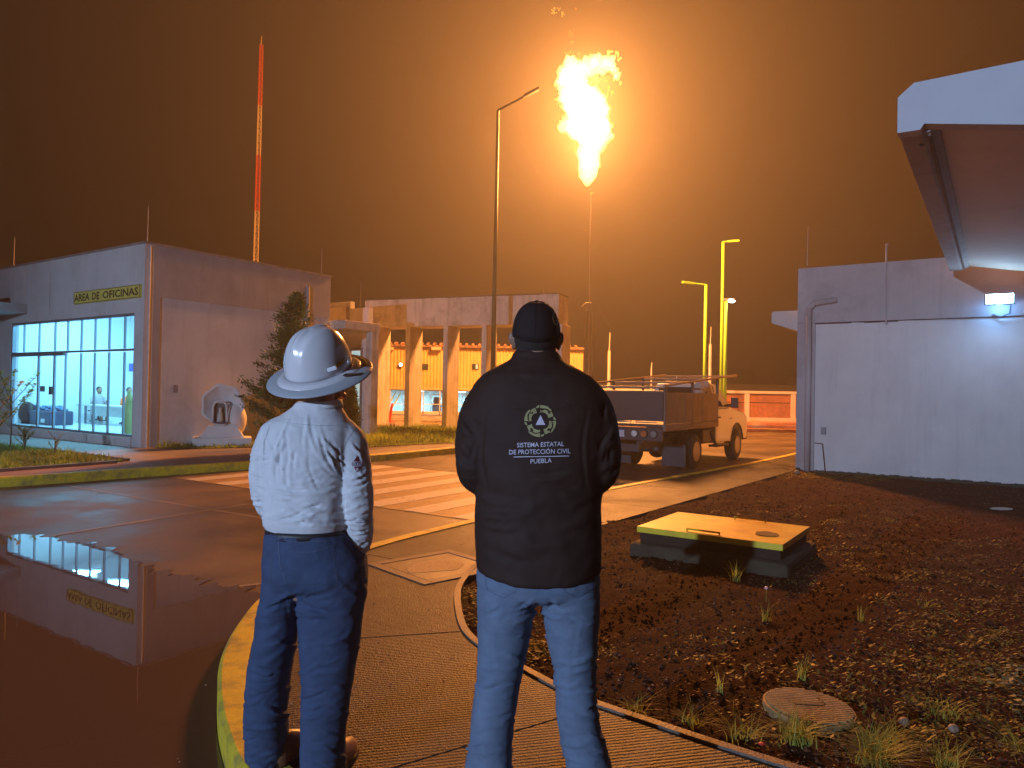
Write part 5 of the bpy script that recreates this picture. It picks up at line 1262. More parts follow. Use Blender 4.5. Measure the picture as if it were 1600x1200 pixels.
def text_px(s, x0, x1, yc, hh, bold=0.0, slope=0.0):
    vs, fs = text_mesh(s, 1.0, 0, bold); xs_ = [v.x for v in vs]; ys_ = [v.y for v in vs]; a, b, c, d = min(xs_), max(xs_), min(ys_), max(ys_)
    return [(x0+(v.x-a)/(b-a)*(x1-x0), yc-((v.y-c)/(d-c)-.5)*hh+slope*((v.x-a)/(b-a)-.5)) for v in vs], fs

# ------------------------------------------------------------ man in dark jacket (centre)
Y2 = 2.48
man2 = thing('person', 'man in black jacket with round gold emblem, dark cap and blue jeans, seen from behind', 'person', (PY(840, 1290, Y2).x, Y2, 0))
# body (skin)
hd2 = PY(838, 530, Y2+.0); hT2 = Matrix.Translation(hd2+Vector((0, .01, .0))) @ Matrix.Rotation(math.radians(-3), 4, 'Z') @ Matrix.Rotation(math.radians(10), 4, 'X')
mb = MB(); head_parts(mb, hT2); limb(mb, [hd2+Vector((0, -.01, -.02)), hd2+Vector((0, -.02, -.09)), PY(840, 620, Y2)], [.062, .064, .068])
mb.loft([sring(L+14, R-14, y, d*.8, Y2) for y, L, R, d in [(600, 770, 905, .09), (640, 748, 938, .12), (720, 752, 935, .12), (800, 756, 928, .12), (880, 752, 928, .12), (925, 752, 930, .12)]])
LE2, RE2 = PY(746, 728, Y2-.01), PY(935, 728, Y2-.01)
LW2, RW2 = PY(800, 742, Y2+.27), PY(880, 742, Y2+.27)
limb(mb, [PY(757, 622, Y2), PY(745, 680, Y2-.005), LE2, (LE2+LW2)/2+Vector((0, 0, -.01)), LW2], [.045, .045, .04, .036, .027])
limb(mb, [PY(922, 622, Y2), PY(934, 680, Y2-.005), RE2, (RE2+RW2)/2+Vector((0, 0, -.01)), RW2], [.045, .045, .04, .036, .027])
hand(mb, LW2, (1, .35, -.05), (0, .9, .45), 1, .55); hand(mb, RW2, (-1, .28, -.12), (0, .9, .45), -1, .55)
for X in ((792, 795, 775, 765), (890, 895, 905, 920)):
    limb(mb, [PY(X[0], 925, Y2), PY(X[1], 1000, Y2), PY(X[2], 1100, Y2-.01), PY(X[3], 1275, Y2)], [.07, .062, .045, .035])
co, no, fs = remesh_mesh(mb, .0055, 2)
body2 = obj('body', finish(co, fs), m_skin, man2, smooth=True); eyes(hT2, body2)
# hair under the cap, carried lower to stand for shade on the nape
obj('hair', MB(hT2).ball((0, -.018, .012), (.0765, .088, .088), 24, 16).ball((0, -.034, -.040), (.069, .062, .070), 24, 16), M('short_dark_hair', (.02, .015, .012), .8, .4, 60, .5, 300), man2, smooth=True)
# cap
mb = MB(hT2); rings = []
for k in range(11):
    f_ = k/10; zz = .012+.118*math.sin(f_*math.pi/2); rr_ = math.cos(f_*math.pi/2*.985)
    rings.append([(.0835*rr_**.8*math.cos(a), -.004+.103*rr_**.8*math.sin(a), zz-(.012*max(0, -math.sin(a))**3 if k == 0 else 0)) for a in [2*math.pi*i/40 for i in range(40)]])
m_cap = cloth_mat('black_cap_cloth', (.016, .012, .012), .2, 20, 700, .8, .3)
cap = obj('cap', mb.loft(rings), m_cap, man2, smooth=True)
mb = MB(hT2); n_ = 14; vs = []
for j, rr_ in enumerate((.0, .5, 1)):
    for i in range(n_+1):
        a = math.radians(25+130*i/n_); x = .080*math.cos(a)*(1+.05*rr_); y = .085*math.sin(a)+.075*rr_*math.sin(a)**.7; vs.append((x, y, .018-.018*rr_-.25*x*x*10*.3))
v2 = [(a, b, c+.004) for a, b, c in vs]; m_ = len(vs); fs_ = []
for j in range(2):
    for i in range(n_): k = j*(n_+1)+i; fs_ += [(k, k+n_+1, k+n_+2, k+1), (k+m_, k+1+m_, k+n_+2+m_, k+n_+1+m_)]
for i in range(n_): k = 2*(n_+1)+i; fs_.append((k, k+m_, k+m_+1, k+1))
obj('cap_brim', mb.add(vs+v2, fs_), m_cap, cap, smooth=True)
obj('cap_button', MB(hT2).ball((0, -.004, .131), (.007, .007, .004), 10, 6), m_cap, cap)
for k in range(6):
    a0_ = k*math.pi/3+.5; pts = []
    for j in range(9):
        f_ = .08+j/8*.9; zz = .013+.118*math.sin(f_*math.pi/2); rr_ = math.cos(f_*math.pi/2*.985)**.8; pts.append((.0845*rr_*math.cos(a0_), -.004+.104*rr_*math.sin(a0_), zz))
    obj('cap_seam', MB(hT2).tube(pts, .0012, 4), m_cap, cap)
# jacket
mb = MB()
hemz = lambda ct, s_: -.028*max(0, -s_)**.8*(1-abs(ct)**2)+.0
lv = [(548, 808, 868, .068, 0), (553, 803, 872, .078, 0), (562, 800, 876, .084, 0), (569, 790, 886, .095, 0), (577, 774, 902, .105, 0), (588, 756, 922, .12, 0), (603, 742, 938, .13, 0), (625, 733, 948, .142, 0), (660, 730, 952, .15, 0), (710, 736, 950, .155, 0), (765, 745, 939, .155, 0), (810, 744, 938, .16, 0), (850, 743, 938, .165, 0), (872, 744, 938, .168, 0)]
rings = [sring(L, R, y, d, Y2, 56) for y, L, R, d, e in lv]
rings.append(sring(746, 937, 886, .166, Y2, 56, dz=lambda c, s_: -.030*(max(0, 1-c*c))**1.0))
rings.append(sring(752, 932, 888, .155, Y2, 56, dz=lambda c, s_: -.028*(max(0, 1-c*c))**1.0))
mb.loft(rings)
limb(mb, [PY(785, 622, Y2), PY(764, 632, Y2), PY(752, 662, Y2-.012), PY(745, 700, Y2-.02), PY(747, 738, Y2-.01), PY(770, 748, Y2+.13), PY(798, 742, Y2+.25)], [.06, .078, .078, .074, .066, .060, .045])
limb(mb, [PY(893, 622, Y2), PY(915, 632, Y2), PY(928, 662, Y2-.012), PY(935, 700, Y2-.02), PY(933, 738, Y2-.01), PY(910, 748, Y2+.13), PY(882, 742, Y2+.25)], [.06, .078, .078, .074, .066, .060, .045])
co, no, fs = remesh_mesh(mb, .0075, 5)
co = fold(co, no, [(745, 770, 790, 790, 8, .006), (748, 800, 800, 806, 9, .005), (938, 770, 890, 795, 8, .006), (936, 812, 880, 826, 9, .005), (762, 640, 762, 760, 3, -.004), (918, 640, 916, 760, 3, -.004), (720, 690, 745, 715, 6, .006), (716, 720, 748, 735, 6, .006), (960, 690, 935, 715, 6, .006), (962, 722, 934, 738, 6, .006),
    (810, 590, 865, 590, 4, -.004), (775, 637, 905, 637, 4, -.0035), (800, 830, 870, 850, 14, .005), (760, 860, 800, 880, 8, .004)])
fj_ = creases(12, 750, 930, 740, 870, -25, 25, 30, 90, 4, 8, .0028, 21)+creases(8, 720, 742, 640, 740, 40, 110, 16, 40, 2, 4, .004, 22)+creases(8, 940, 962, 640, 740, 70, 140, 16, 40, 2, 4, .004, 23)
co = fold(co, no, fj_)
co = nz_disp(co, no, .0045, 7, 3); co = nz_disp(co, no, .0015, 19, 5)
m_jk = cloth_mat('black_softshell_flare_veil', (.034, .017, .012), .15, 10, 600, .7, .2)  # warm veil of the flare mixed into the jacket's black
jk = obj('jacket', finish(co, fs), m_jk, man2, smooth=True)
bj = BVHTree.FromPolygons([Vector(c) for c in co], fs)
# emblem on the back
m_gold = M('gold_print', (.34, .29, .12), .6, .1, 30); m_wt = M('white_print', (.62, .56, .66), .6, .05, 30)
ex, ey = 844, 658
def ring_seg(cx, cy, r0_, r1_, a0_, a1_, n=18, wob=0):
    pts = []; 
    for i in range(n+1):
        a = a0_+(a1_-a0_)*i/n; pts.append((cx+r1_(i/n)*math.cos(a), cy-r1_(i/n)*math.sin(a)))
    for i in range(n+1):
        a = a0_+(a1_-a0_)*i/n; pts.append((cx+r0_(i/n)*math.cos(a), cy-r0_(i/n)*math.sin(a)))
    return pts, [(i, i+1, n+2+i, n+1+i) for i in range(n)]
for k in range(4):
    a0_ = math.pi/2*k+.35
    p_, f_ = ring_seg(ex, ey, lambda t: 13.5+1.2*math.sin(t*3.1), lambda t: 25-3.0*(1-t)*(t < .3)*1.0, a0_, a0_+1.22); obj('emblem_segment', decal(bj, p_, f_), m_gold, jk)
    p_, f_ = ring_seg(ex, ey, lambda t: 21.5-1.0*t, lambda t: 25.0-2*t, a0_+1.28, a0_+1.28+.22, 6); obj('emblem_segment', decal(bj, p_, f_), m_gold, jk)
    # dark hook on each segment
    p_, f_ = ring_seg(ex, ey, lambda t: 18.0+2.2*math.sin(t*3.6), lambda t: 19.6+2.2*math.sin(t*3.6), a0_+.30, a0_+1.18, 12); obj('emblem_hook', decal(bj, p_, f_, .004), m_jk, jk)
    p_, f_ = ring_seg(ex+20*math.cos(a0_+.42), ey-20*math.sin(a0_+.42), lambda t: 1.6, lambda t: 3.0, a0_, a0_+4.4, 10); obj('emblem_hook', decal(bj, p_, f_, .0045), m_jk, jk)
obj('emblem_triangle', decal(bj, [(844.5, 649), (837, 664), (852, 664), (844.5, 657)], [(0, 1, 3), (0, 3, 2), (1, 2, 3)]), m_wt, jk)
for s_, x0, x1, yc, hh in (('SISTEMA ESTATAL', 808, 881, 694.5, 7.2), ('DE PROTECCIÓN CIVIL', 796, 891, 704.6, 9.2), ('PUEBLA', 829, 862, 720, 7.0)):
    p_, f_ = text_px(s_, x0, x1, yc, hh, .006, -2.0); obj('lettering', decal(bj, p_, f_, .0022), m_wt, jk)
p_ = [(803+86*i/12, 713.4-1.5*i/12) for i in range(13)]+[(803+86*i/12, 714.5-1.5*i/12) for i in range(13)]
obj('printed_line', decal(bj, p_, [(i, i+1, i+14, i+13) for i in range(12)]), m_wt, jk)
# cap badge on the right side
ccap = [cap.matrix_world @ v.co for v in cap.data.vertices]; bc = BVHTree.FromPolygons([v.co.copy() for v in cap.data.vertices], [tuple(p.vertices) for p in cap.data.polygons])
def cdec(pts): 
    out = []
    for x, y in pts:
        h = bc.ray_cast(CAM, ray(x, y).normalized()); out.append(h[0]+h[1]*.0015 if h[0] is not None else None)
    return out
nb = 20; oval = [(868.0+5.6*math.cos(2*math.pi*i/nb), 497+11.5*math.sin(2*math.pi*i/nb)) for i in range(nb)]; ov2 = [(868.3+3.6*math.cos(2*math.pi*i/nb), 497+8.0*math.sin(2*math.pi*i/nb)) for i in range(nb)]
A_ = cdec(oval); B_ = cdec(ov2)
okf = [(i, (i+1) % nb, (i+1) % nb+nb, i+nb) for i in range(nb) if all(q is not None for q in (A_[i], A_[(i+1) % nb], B_[i], B_[(i+1) % nb]))]
if okf: obj('cap_badge', ([q or hd2 for q in A_+B_], okf), m_gold, cap)
tri = cdec([(868.5, 491), (865.6, 503), (871.4, 503)])
if all(q is not None for q in tri): obj('cap_badge_triangle', (tri, [(0, 1, 2)]), m_gold, cap)
# jeans
def jeans(Y, pelvis, left, right, folds, mat, parent, yoff=lambda y: 0, seed=0, amp=.0035):
    mb = MB(); mb.loft([sring(L, R, y, d, Y, 48, 2.4) for y, L, R, d in pelvis])
    for lv in (left, right): mb.loft([sring(L, R, y, (PY(R, y, Y)-PY(L, y, Y)).length/2*1.02 if len(q) == 0 else q[0], Y+(q[1] if len(q) > 1 else 0), 36, 2.15) for y, L, R, *q in lv])
    co, no, fs = remesh_mesh(mb, .0072, 7)
    folds = [(a, b+random.uniform(-3, 3), c, d+random.uniform(-6, 6), w_*.75, am*.55) for a, b, c, d, w_, am in folds]
    for lg in (left, right):
        for (y, L, R_, *q) in lg:
            if y > 940: folds += creases(2 if y < 1040 else 4, L, R_, y-18, y+18, -28, 22, 16, 50, 1.6, 3.6, .0034 if y < 1040 else .0046, int(y+L+seed))
    cy = pelvis[-1][0]; cx = (left[2][2]+right[2][1])/2
    folds += creases(6, cx-40, cx-6, cy, cy+26, -35, -10, 24, 55, 2, 4, .004, seed+1)+creases(6, cx+6, cx+40, cy, cy+26, 8, 35, 24, 55, 2, 4, .004, seed+2)
    co = fold(co, no, folds, False)
    co = nz_disp(co, no, amp, 6.5, seed, (1, 1, 1.5)); co = nz_disp(co, no, amp*.35, 18, seed+4, (1, 1, 1.8))
    return obj('jeans', finish(co, fs), mat, parent, smooth=True), BVHTree.FromPolygons([Vector(c) for c in co], fs)
m_j2 = cloth_mat('light_blue_denim', (.145, .19, .27), .16, 16, 420, .85, .35, .25, stain=(.12, .17, .26))
pel = [(862, 752, 930, .14), (885, 747, 934, .145), (905, 745, 936, .15), (924, 748, 934, .135), (938, 772, 910, .06)]
lft = [(905, 747, 838, .12), (935, 745, 838, .125), (965, 747, 832, .115), (1000, 748, 826, .105), (1040, 747, 817, .095), (1080, 743, 810, .088), (1120, 738, 803, .085), (1160, 734, 799, .083), (1200, 728, 800, .086), (1240, 724, 804, .09), (1278, 720, 808, .095)]
rgt = [(905, 844, 935, .12), (935, 846, 936, .125), (965, 850, 935, .115), (1000, 856, 933, .105), (1040, 864, 931, .095), (1080, 868, 930, .088), (1120, 871, 935, .085), (1160, 877, 945, .083), (1200, 885, 956, .086), (1240, 889, 964, .09), (1278, 891, 970, .095)]
fl2 = [(748, 1010, 800, 1030, 5, .006), (745, 1052, 806, 1062, 5, .007), (742, 1075, 800, 1098, 4, .006), (800, 1130, 742, 1150, 5, .006), (735, 1175, 795, 1168, 5, .007), (728, 1195, 790, 1210, 5, .006), (868, 1058, 928, 1040, 5, .007), (870, 1085, 930, 1078, 5, .006), (872, 1112, 935, 1130, 5, .007), (880, 1160, 945, 1150, 6, .007), (886, 1190, 948, 1182, 5, .007), (835, 940, 790, 960, 6, .006), (848, 942, 890, 960, 6, .006), (760, 925, 830, 945, 4, .005), (930, 935, 860, 955, 4, .005), (770, 960, 778, 1060, 4, -.003), (905, 965, 900, 1060, 4, -.003)]
jn2, bj2 = jeans(Y2, pel, lft, rgt, fl2, m_j2, man2, seed=11)
m_st2 = M('denim_stitch', (.09, .12, .19), .8)
def stitch(bvh, pts, mat, parent, wd=1.0, name='seam'):
    P = []; fs_ = []
    for i in range(len(pts)-1):
        (x0, y0), (x1, y1) = pts[i], pts[i+1]; L = math.hypot(x1-x0, y1-y0); k = max(1, int(L/4)); nx, ny = -(y1-y0)/L*wd/2, (x1-x0)/L*wd/2
        for j in range(k):
            b = len(P); f0, f1 = j/k, (j+1)/k
            for f_, s_ in ((f0, 1), (f1, 1), (f1, -1), (f0, -1)): P.append((x0+(x1-x0)*f_+nx*s_, y0+(y1-y0)*f_+ny*s_))
            fs_.append((b, b+1, b+2, b+3))
    obj(name, decal(bvh, P, fs_, .0012), mat, parent)
stitch(bj2, [(756, 890), (762, 922), (786, 934), (806, 924), (808, 890)], m_st2, jn2, .9, 'back_pocket'); stitch(bj2, [(880, 890), (882, 924), (903, 934), (926, 920), (928, 890)], m_st2, jn2, .9, 'back_pocket')
stitch(bj2, [(840, 892), (840, 930)], m_st2, jn2, .9)
mb = MB(); z_ = 0
shoe(mb, PY(764, 1290, Y2-.09)*1.0, (-.25, 1, 0)); 
for v in mb.v: v.z = v.z
def shoe_obj(heel, d, parent, mat, lab='shoe'):
    h = Vector((heel[0], heel[1], 0)); m1 = MB(); shoe(m1, h, d, z0=.012); so = obj(lab, m1, mat, parent, smooth=True)
    dd = Vector(d).normalized(); s_ = Vector((-dd.y, dd.x, 0)); m3 = MB()
    m3.prism([tuple((h+dd*t_+s_*w_).xy) for t_, w_ in ((-.005, .03), (-.005, -.03), (.06, -.043), (.2, -.052), (.27, -.04), (.30, 0), (.27, .04), (.2, .052), (.06, .043))], .001, .024)
    obj('sole', m3, m_black, so)
m_boot = M('brown_leather', (.13, .055, .025), .4, .3, 12, .2, 80)
hl = PY(764, 1200, Y2-.08); hr = PY(930, 1200, Y2-.08)
shoe_obj((hl.x, hl.y), (-.3, 1, 0), man2, m_boot); shoe_obj((hr.x, hr.y), (.3, 1, 0), man2, m_boot)

# ------------------------------------------------------------ man in white shirt and hard hat (left)
Y1 = 2.80
man1 = thing('person', 'man in white long-sleeved shirt, wide-brimmed white hard hat and dark blue jeans, seen from behind', 'person', (PY(490, 1200, Y1).x, Y1, 0))
hd1 = PY(505, 585, Y1+.02); hT1 = Matrix.Translation(hd1) @ Matrix.Rotation(math.radians(-32), 4, 'Z') @ Matrix.Rotation(math.radians(14), 4, 'X')
mb = MB(); head_parts(mb, hT1); limb(mb, [hd1+Vector((0, -.02, -.03)), hd1+Vector((-.01, -.02, -.10)), PY(492, 680, Y1)], [.056, .058, .065])
mb.loft([sring(L+12, R-12, y, d*.8, Y1) for y, L, R, d in [(660, 425, 550, .09), (700, 420, 546, .12), (760, 420, 542, .125), (820, 424, 540, .12), (880, 428, 562, .12), (930, 432, 560, .12)]])
LE1, RE1 = PY(418, 778, Y1+.02), PY(556, 780, Y1-.02)
LW1, RW1 = PY(452, 806, Y1+.24), PY(563, 856, Y1+.03)
limb(mb, [PY(432, 688, Y1), PY(420, 735, Y1), LE1, (LE1+LW1)/2, LW1], [.04, .042, .038, .033, .026])
limb(mb, [PY(540, 690, Y1), PY(552, 735, Y1-.01), RE1, (RE1+RW1)/2, RW1], [.04, .042, .038, .033, .026])
hand(mb, LW1, (1, .5, -.1), (-.1, .9, .4), 1, .5); hand(mb, RW1, (-.05, .15, -1), (.9, -.3, 0), 1, .3)
limb(mb, [PY(440, 930, Y1), PY(430, 1000, Y1+.02), PY(420, 1080, Y1+.05), PY(418, 1185, Y1+.1)], [.07, .058, .043, .034]); limb(mb, [PY(522, 930, Y1), PY(515, 1000, Y1), PY(508, 1080, Y1), PY(505, 1215, Y1)], [.07, .058, .043, .034])
co, no, fs = remesh_mesh(mb, .0055, 2)
body1 = obj('body', finish(co, fs), m_skin, man1, smooth=True); eyes(hT1, body1)
obj('hair', MB(hT1).ball((0, -.02, .008), (.0775, .086, .09), 24, 16), MATS['short_dark_hair'], man1, smooth=True)
# hard hat
hc_ = PY(499, 577, Y1+.01)
HT = Matrix.Translation(hc_) @ Matrix.Rotation(math.radians(-5.5), 4, 'Y') @ Matrix.Rotation(math.radians(25), 4, 'X') @ Matrix.Rotation(math.radians(-32), 4, 'Z')
m_hat = M('glossy_white_plastic', (.74, .72, .74), .2, .03, 3, coat=.6); m_brm = M('matt_grey_white_brim', (.40, .42, .45), .5, .04, 3)
mb = MB(HT); N_ = 60; rings = []
for k in range(15):
    f_ = k/14; e_ = math.cos(f_*math.pi/2*.99)**.72; z_ = .165*math.sin(f_*math.pi/2)
    ring = []
    for i in range(N_):
        a = 2*math.pi*i/N_; x = .118*e_*math.cos(a); y = .140*e_*math.sin(a)
        rd = 0                                        # front-to-back ridges of the shell
        for x0_, am in ((0, .010), (-.045, .004), (.045, .004)):
            rd += am*math.exp(-((x-x0_)/.010)**2)*min(1, f_*3)
        ring.append((x, y, z_+rd))
    rings.append(ring)
hat = obj('hard_hat', mb.loft(rings), m_hat, man1, smooth=True)
mb = MB(HT); mb.lathe([(.118, -.002), (.122, .004), (.150, -.010), (.152, -.016), (.120, -.010), (.112, -.01)], (0, 0, 0), 60)
mb.v = [HT @ (Vector((q.x, q.y*1.15, q.z))) for q in [HT.inverted() @ v for v in mb.v]]
obj('inner_brim', mb, m_hat, hat, smooth=True)
mb = MB(HT); mb.lathe([(.135, -.008), (.165, -.012), (.195, -.021), (.198, -.026), (.195, -.028), (.165, -.018), (.135, -.014), (.135, -.008)], (0, 0, 0), 72)
mb.v = [HT @ (Vector((q.x, q.y*1.06, q.z))) for q in [HT.inverted() @ v for v in mb.v]]
sb_ = obj('sun_brim', mb, m_brm, hat, smooth=True)
bb_ = BVHTree.FromPolygons([v.co.copy() for v in sb_.data.vertices], [tuple(p.vertices) for p in sb_.data.polygons])
bh_ = BVHTree.FromPolygons([v.co.copy() for v in hat.data.vertices], [tuple(p.vertices) for p in hat.data.polygons])
stitch(bb_, [(470, 598), (466, 607), (461, 619)], m_white, sb_, 1.8, 'brim_clasp'); stitch(bb_, [(463, 606), (472, 610)], m_white, sb_, 1.2, 'brim_clasp'); stitch(bb_, [(457, 617), (467, 621)], m_white, sb_, 1.2, 'brim_clasp')
def patch(bvh, pts, mat, parent, name, lift=.002, sub=5):
    (a, b, c, d) = pts; P = []; 
    for j in range(sub+1):
        for i in range(sub+1):
            u_, v_ = i/sub, j/sub; P.append(((a[0]*(1-u_)+b[0]*u_)*(1-v_)+(d[0]*(1-u_)+c[0]*u_)*v_, (a[1]*(1-u_)+b[1]*u_)*(1-v_)+(d[1]*(1-u_)+c[1]*u_)*v_))
    fs_ = [(j*(sub+1)+i, j*(sub+1)+i+1, (j+1)*(sub+1)+i+1, (j+1)*(sub+1)+i) for j in range(sub) for i in range(sub)]
    obj(name, decal(bvh, P, fs_, lift, Y1), mat, parent)
patch(bh_, [(524, 569), (541, 557), (543, 563), (527, 575)], M('yellow_tape', (.55, .36, .02), .4), hat, 'yellow_strip')
lug = PY(519, 577, Y1-.125); obj('side_lug', MB(Matrix.Translation(lug) @ Matrix.Rotation(math.radians(-20), 4, 'Y')).box(-.018, .018, -.006, .012, -.007, .009), m_hat, hat, bevel=.003)
# dark sticker on the front of the brim with fine white lines
mbk = MB(HT)
def brim_pt(a, r_, lift=.002):
    prof = [(.135, -.008), (.165, -.012), (.195, -.021)]
    z = np.interp(r_, [p[0] for p in prof], [p[1] for p in prof]); return (r_*math.cos(a), r_*1.06*math.sin(a), z+lift)
n_ = 16; vs = []; 
for j, r_ in enumerate((.158, .178, .194)):
    for i in range(n_+1): vs.append(brim_pt(math.radians(38+92*i/n_), r_))
obj('dark_front_sticker', MB(HT).add(vs, [(j*(n_+1)+i, (j+1)*(n_+1)+i, (j+1)*(n_+1)+i+1, j*(n_+1)+i+1) for j in range(2) for i in range(n_)]), M('sticker_dark_brown', (.035, .02, .018), .5), sb_)
vs = [brim_pt(math.radians(48+60*i/n_), r_, .0035) for r_ in (.176, .1785) for i in range(n_+1)]
obj('sticker_line', MB(HT).add(vs, [(i, n_+1+i, n_+2+i, i+1) for i in range(n_)]), m_white, sb_)
# shirt
mb = MB()
lv = [(628, 466, 528, .062), (638, 458, 533, .07), (648, 444, 540, .085), (660, 428, 548, .105), (678, 416, 553, .125), (705, 412, 552, .135), (740, 412, 548, .14), (775, 413, 546, .145), (800, 414, 546, .15), (815, 416, 546, .148), (824, 420, 544, .14), (830, 424, 540, .13)]
mb.loft([sring(L, R, y, d, Y1, 56, 2.3) for y, L, R, d in lv])
limb(mb, [PY(452, 668, Y1), PY(430, 682, Y1), PY(420, 712, Y1), PY(416, 745, Y1+.0), PY(420, 782, Y1+.03), PY(436, 800, Y1+.13), PY(450, 806, Y1+.22)], [.05, .062, .064, .062, .056, .052, .040])
limb(mb, [PY(528, 670, Y1), PY(543, 688, Y1), PY(551, 720, Y1-.01), PY(555, 755, Y1-.02), PY(557, 790, Y1-.02), PY(560, 825, Y1), PY(561, 850, Y1+.02)], [.055, .068, .067, .065, .064, .056, .046])
co, no, fs = remesh_mesh(mb, .0068, 3)
fd1 = [(447, 655, 440, 750, 3, -.007), (452, 655, 428, 740, 4, .006), (440, 668, 433, 760, 3, -.006),       # pleats from the yoke
  (428, 652, 540, 662, 2.5, -.004), (540, 662, 556, 690, 2.5, -.003),
  (512, 690, 532, 712, 4, .008), (508, 700, 530, 726, 3.5, -.008), (500, 705, 535, 745, 4, .007),
  (440, 752, 500, 748, 5, .007), (450, 770, 530, 764, 5, .008), (420, 775, 470, 790, 4, .007), (440, 792, 520, 782, 4.5, .009), (425, 800, 500, 806, 4, .008), (470, 800, 540, 790, 4, .008), (430, 815, 520, 815, 3.5, .008), (455, 735, 520, 726, 5, .005), (420, 745, 428, 790, 4, -.006),
  (528, 700, 540, 770, 3.5, -.010), (540, 770, 545, 822, 3, -.009), (480, 670, 478, 740, 7, .004), (500, 665, 512, 700, 5, .005),
  (545, 745, 580, 735, 4, .007), (540, 775, 582, 762, 4, .009), (542, 792, 580, 786, 3.5, .008), (545, 806, 580, 800, 3.5, .009), (548, 820, 578, 818, 3.5, .008), (552, 838, 580, 832, 3, .008), (548, 700, 572, 716, 5, .005),
  (393, 735, 410, 748, 4, .007), (395, 760, 414, 772, 3.5, .007), (400, 782, 416, 790, 3.5, .007), (398, 715, 410, 700, 4, .005)]
fd1 = [(a, b+random.uniform(-4, 4), c, d+random.uniform(-9, 9), w_*.62, am*.62) for a, b, c, d, w_, am in fd1]
fd1 += creases(34, 420, 545, 745, 820, -22, 18, 18, 60, 1.3, 2.8, .0042, 3)+creases(14, 430, 500, 680, 760, 60, 110, 30, 80, 2, 4, .0030, 4)+creases(10, 500, 540, 690, 745, 35, 70, 14, 36, 1.3, 2.4, .0045, 5)
fd1 += creases(22, 545, 580, 735, 850, -35, 15, 12, 34, 1.2, 2.4, .0048, 6)+creases(12, 394, 414, 700, 800, -10, 50, 10, 26, 1.2, 2.2, .0045, 7)+creases(8, 555, 578, 690, 740, 50, 100, 20, 40, 1.5, 3, .003, 8)
co = fold(co, no, fd1); co = nz_disp(co, no, .0035, 8, 1, (1, 1, 1.2)); co = nz_disp(co, no, .0012, 24, 7)
m_shirt = cloth_mat('white_cotton_shirt', (.66, .66, .68), .04, 10, 500, .85, .2, .3)
shirt = obj('shirt', finish(co, fs), m_shirt, man1, smooth=True)
bs = BVHTree.FromPolygons([Vector(c) for c in co], fs)
stitch(bs, [(430, 657), (460, 662), (500, 665), (538, 666), (553, 672)], M('shirt_seam', (.42, .42, .46), .9), shirt, .8, 'yoke_seam')
stitch(bs, [(553, 672), (541, 690), (533, 712), (531, 735)], MATS['shirt_seam'], shirt, .8, 'sleeve_seam'); stitch(bs, [(421, 668), (413, 690), (412, 720)], MATS['shirt_seam'], shirt, .8, 'sleeve_seam')
# collar band
mb = MB(); rings = [sring(459+i*1.2, 536-i*1.2, 642-i*6, .072-i*.003, Y1+.0, 32, 2.1, dz=lambda c, s_: .018*c) for i in range(3)]
mb.v = [p for r in rings for p in r]; n_ = 32; mb.f = [(j*n_+i, j*n_+(i+1) % n_, (j+1)*n_+(i+1) % n_, (j+1)*n_+i) for j in range(2) for i in range(n_)]
co_ = obj('collar', mb, m_shirt, shirt, smooth=True); sm = co_.modifiers.new('s', 'SOLIDIFY'); sm.thickness = .004
# diamond patch on the sleeve
m_prd = M('patch_dark_red', (.16, .02, .03), .7); 
D0 = (558, 725)
def dia(cx, cy, w_, h_): return [(cx, cy-h_), (cx+w_, cy), (cx, cy+h_), (cx-w_, cy)]
patch(bs, dia(558, 725, 9.6, 13.5), m_wt, shirt, 'diamond_patch_edge', .002); patch(bs, dia(558, 725, 8.8, 12.5), m_prd, shirt, 'diamond_patch', .003)
patch(bs, [(550.5, 721.5), (565.5, 721.5), (565.5, 729), (550.5, 729)], m_wt, shirt, 'patch_band', .004)
p_, f_ = text_px('1075', 551.0, 565.3, 725.3, 6.4, .03); obj('patch_number', decal(bs, p_, f_, .0052, Y1), m_let, shirt)
p_, f_ = text_px('2', 556.6, 559.6, 733, 3.6, .01); obj('patch_number', decal(bs, p_, f_, .0048, Y1), m_wt, shirt)
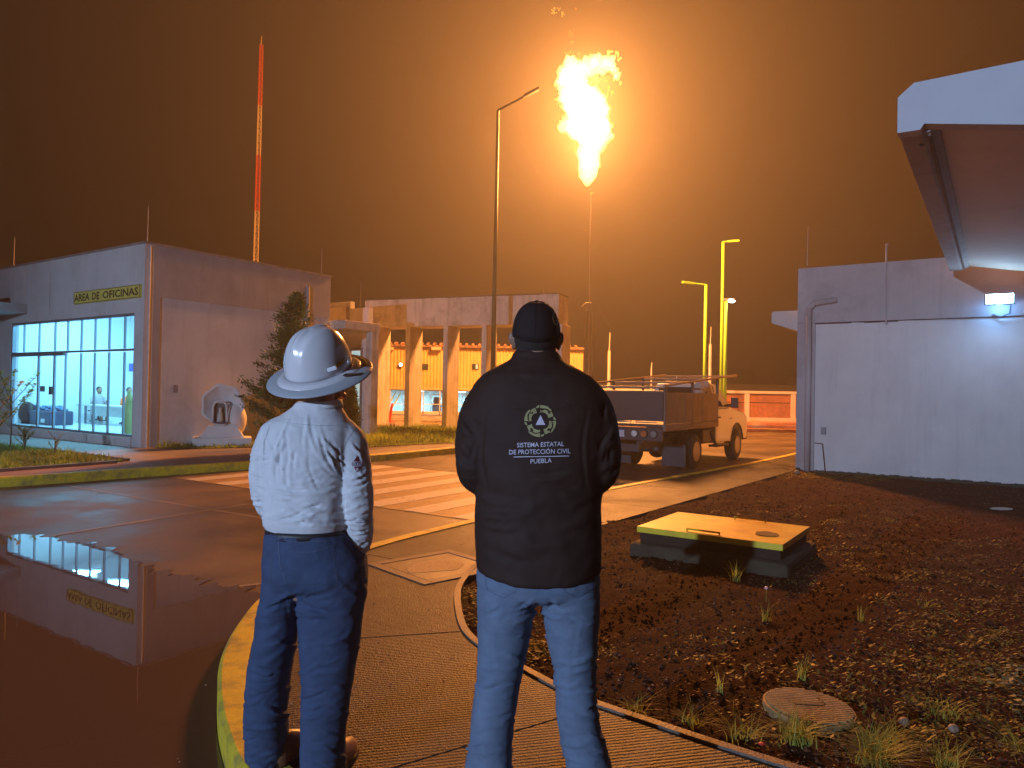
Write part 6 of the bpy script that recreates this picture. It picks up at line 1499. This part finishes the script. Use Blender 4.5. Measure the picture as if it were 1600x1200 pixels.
# belt
mb = MB(); rings = [sring(L, R, y, d, Y1, 40, 2.3) for y, L, R, d in ((823, 418.5, 547, .145), (835, 417.5, 549, .147))]; 
obj('belt', mb.loft(rings), M('dark_belt', (.02, .018, .02), .5), man1, smooth=True)
m_j1 = cloth_mat('dark_blue_denim', (.048, .074, .14), .18, 16, 420, .85, .35, .3)
pel = [(826, 420, 545, .14), (845, 417, 556, .146), (870, 415, 570, .15), (895, 414, 574, .15), (913, 416, 572, .135), (931, 438, 548, .06)]
lft = [(900, 415, 490, .12, .0), (930, 412, 474, .115, .0), (960, 405, 468, .105, .01), (1000, 399, 462, .098, .02), (1040, 391, 456, .094, .035), (1080, 386, 450, .09, .05), (1120, 384, 447, .088, .07), (1160, 385, 448, .088, .09), (1183, 387, 449, .09, .10)]
rgt = [(900, 470, 574, .125), (930, 466, 572, .125), (960, 467, 568, .115), (1000, 470, 561, .105), (1040, 472, 555, .098), (1080, 473, 548, .093), (1120, 473, 542, .09), (1160, 472, 537, .09), (1200, 471, 538, .092), (1222, 470, 540, .094)]
fl1 = [(418, 935, 465, 925, 4, .008), (420, 950, 462, 935, 4, .007), (472, 935, 527, 920, 5, .009), (470, 950, 520, 935, 4, .007), (408, 1000, 440, 980, 6, .007), (395, 1045, 450, 1010, 6, .008), (390, 1085, 445, 1075, 5, .008), (386, 1120, 440, 1130, 5, .008), (384, 1148, 442, 1160, 4, .010), (388, 1170, 446, 1178, 4, .009), (478, 1010, 540, 990, 6, .006), (476, 1050, 545, 1040, 5, .006), (474, 1120, 538, 1110, 5, .007), (472, 1165, 535, 1155, 4.5, .009), (474, 1188, 536, 1182, 4, .009), (525, 900, 560, 935, 6, .006), (422, 838, 470, 845, 4, .006), (560, 880, 572, 930, 5, .005), (447, 930, 462, 1000, 3.5, -.004)]
jn1, bj1 = jeans(Y1, pel, lft, rgt, fl1, m_j1, man1, seed=31, amp=.0045)
m_st1 = M('denim_stitch_dark', (.075, .095, .16), .8)
stitch(bj1, [(449, 862), (484, 863), (521, 853), (524, 890), (527, 918), (505, 928)], m_st1, jn1, .8, 'back_pocket'); stitch(bj1, [(418, 855), (424, 856), (424, 890), (420, 910)], m_st1, jn1, .8, 'back_pocket')
stitch(bj1, [(438, 826), (435, 850), (438, 885), (447, 910)], m_st1, jn1, 1.2); stitch(bj1, [(420, 842), (470, 847), (520, 844), (545, 840)], m_st1, jn1, .8, 'yoke_seam')
obj('belt_loop', decal(bj1, [(437, 822), (440, 822), (440, 838), (437, 838)], [(0, 1, 2, 3)], .006, Y1), m_j1, jn1)
l1 = PY(424, 1188, Y1+.02); shoe_obj((l1.x, l1.y+.03), (.55, 1, 0), man1, m_boot); r1_ = PY(506, 1200, Y1-.06); shoe_obj((r1_.x, r1_.y), (.15, 1, 0), man1, m_boot)

# ------------------------------------------------------------------ bookkeeping
for o in list(COL.objects):
    if '_mw' in o: del o['_mw']
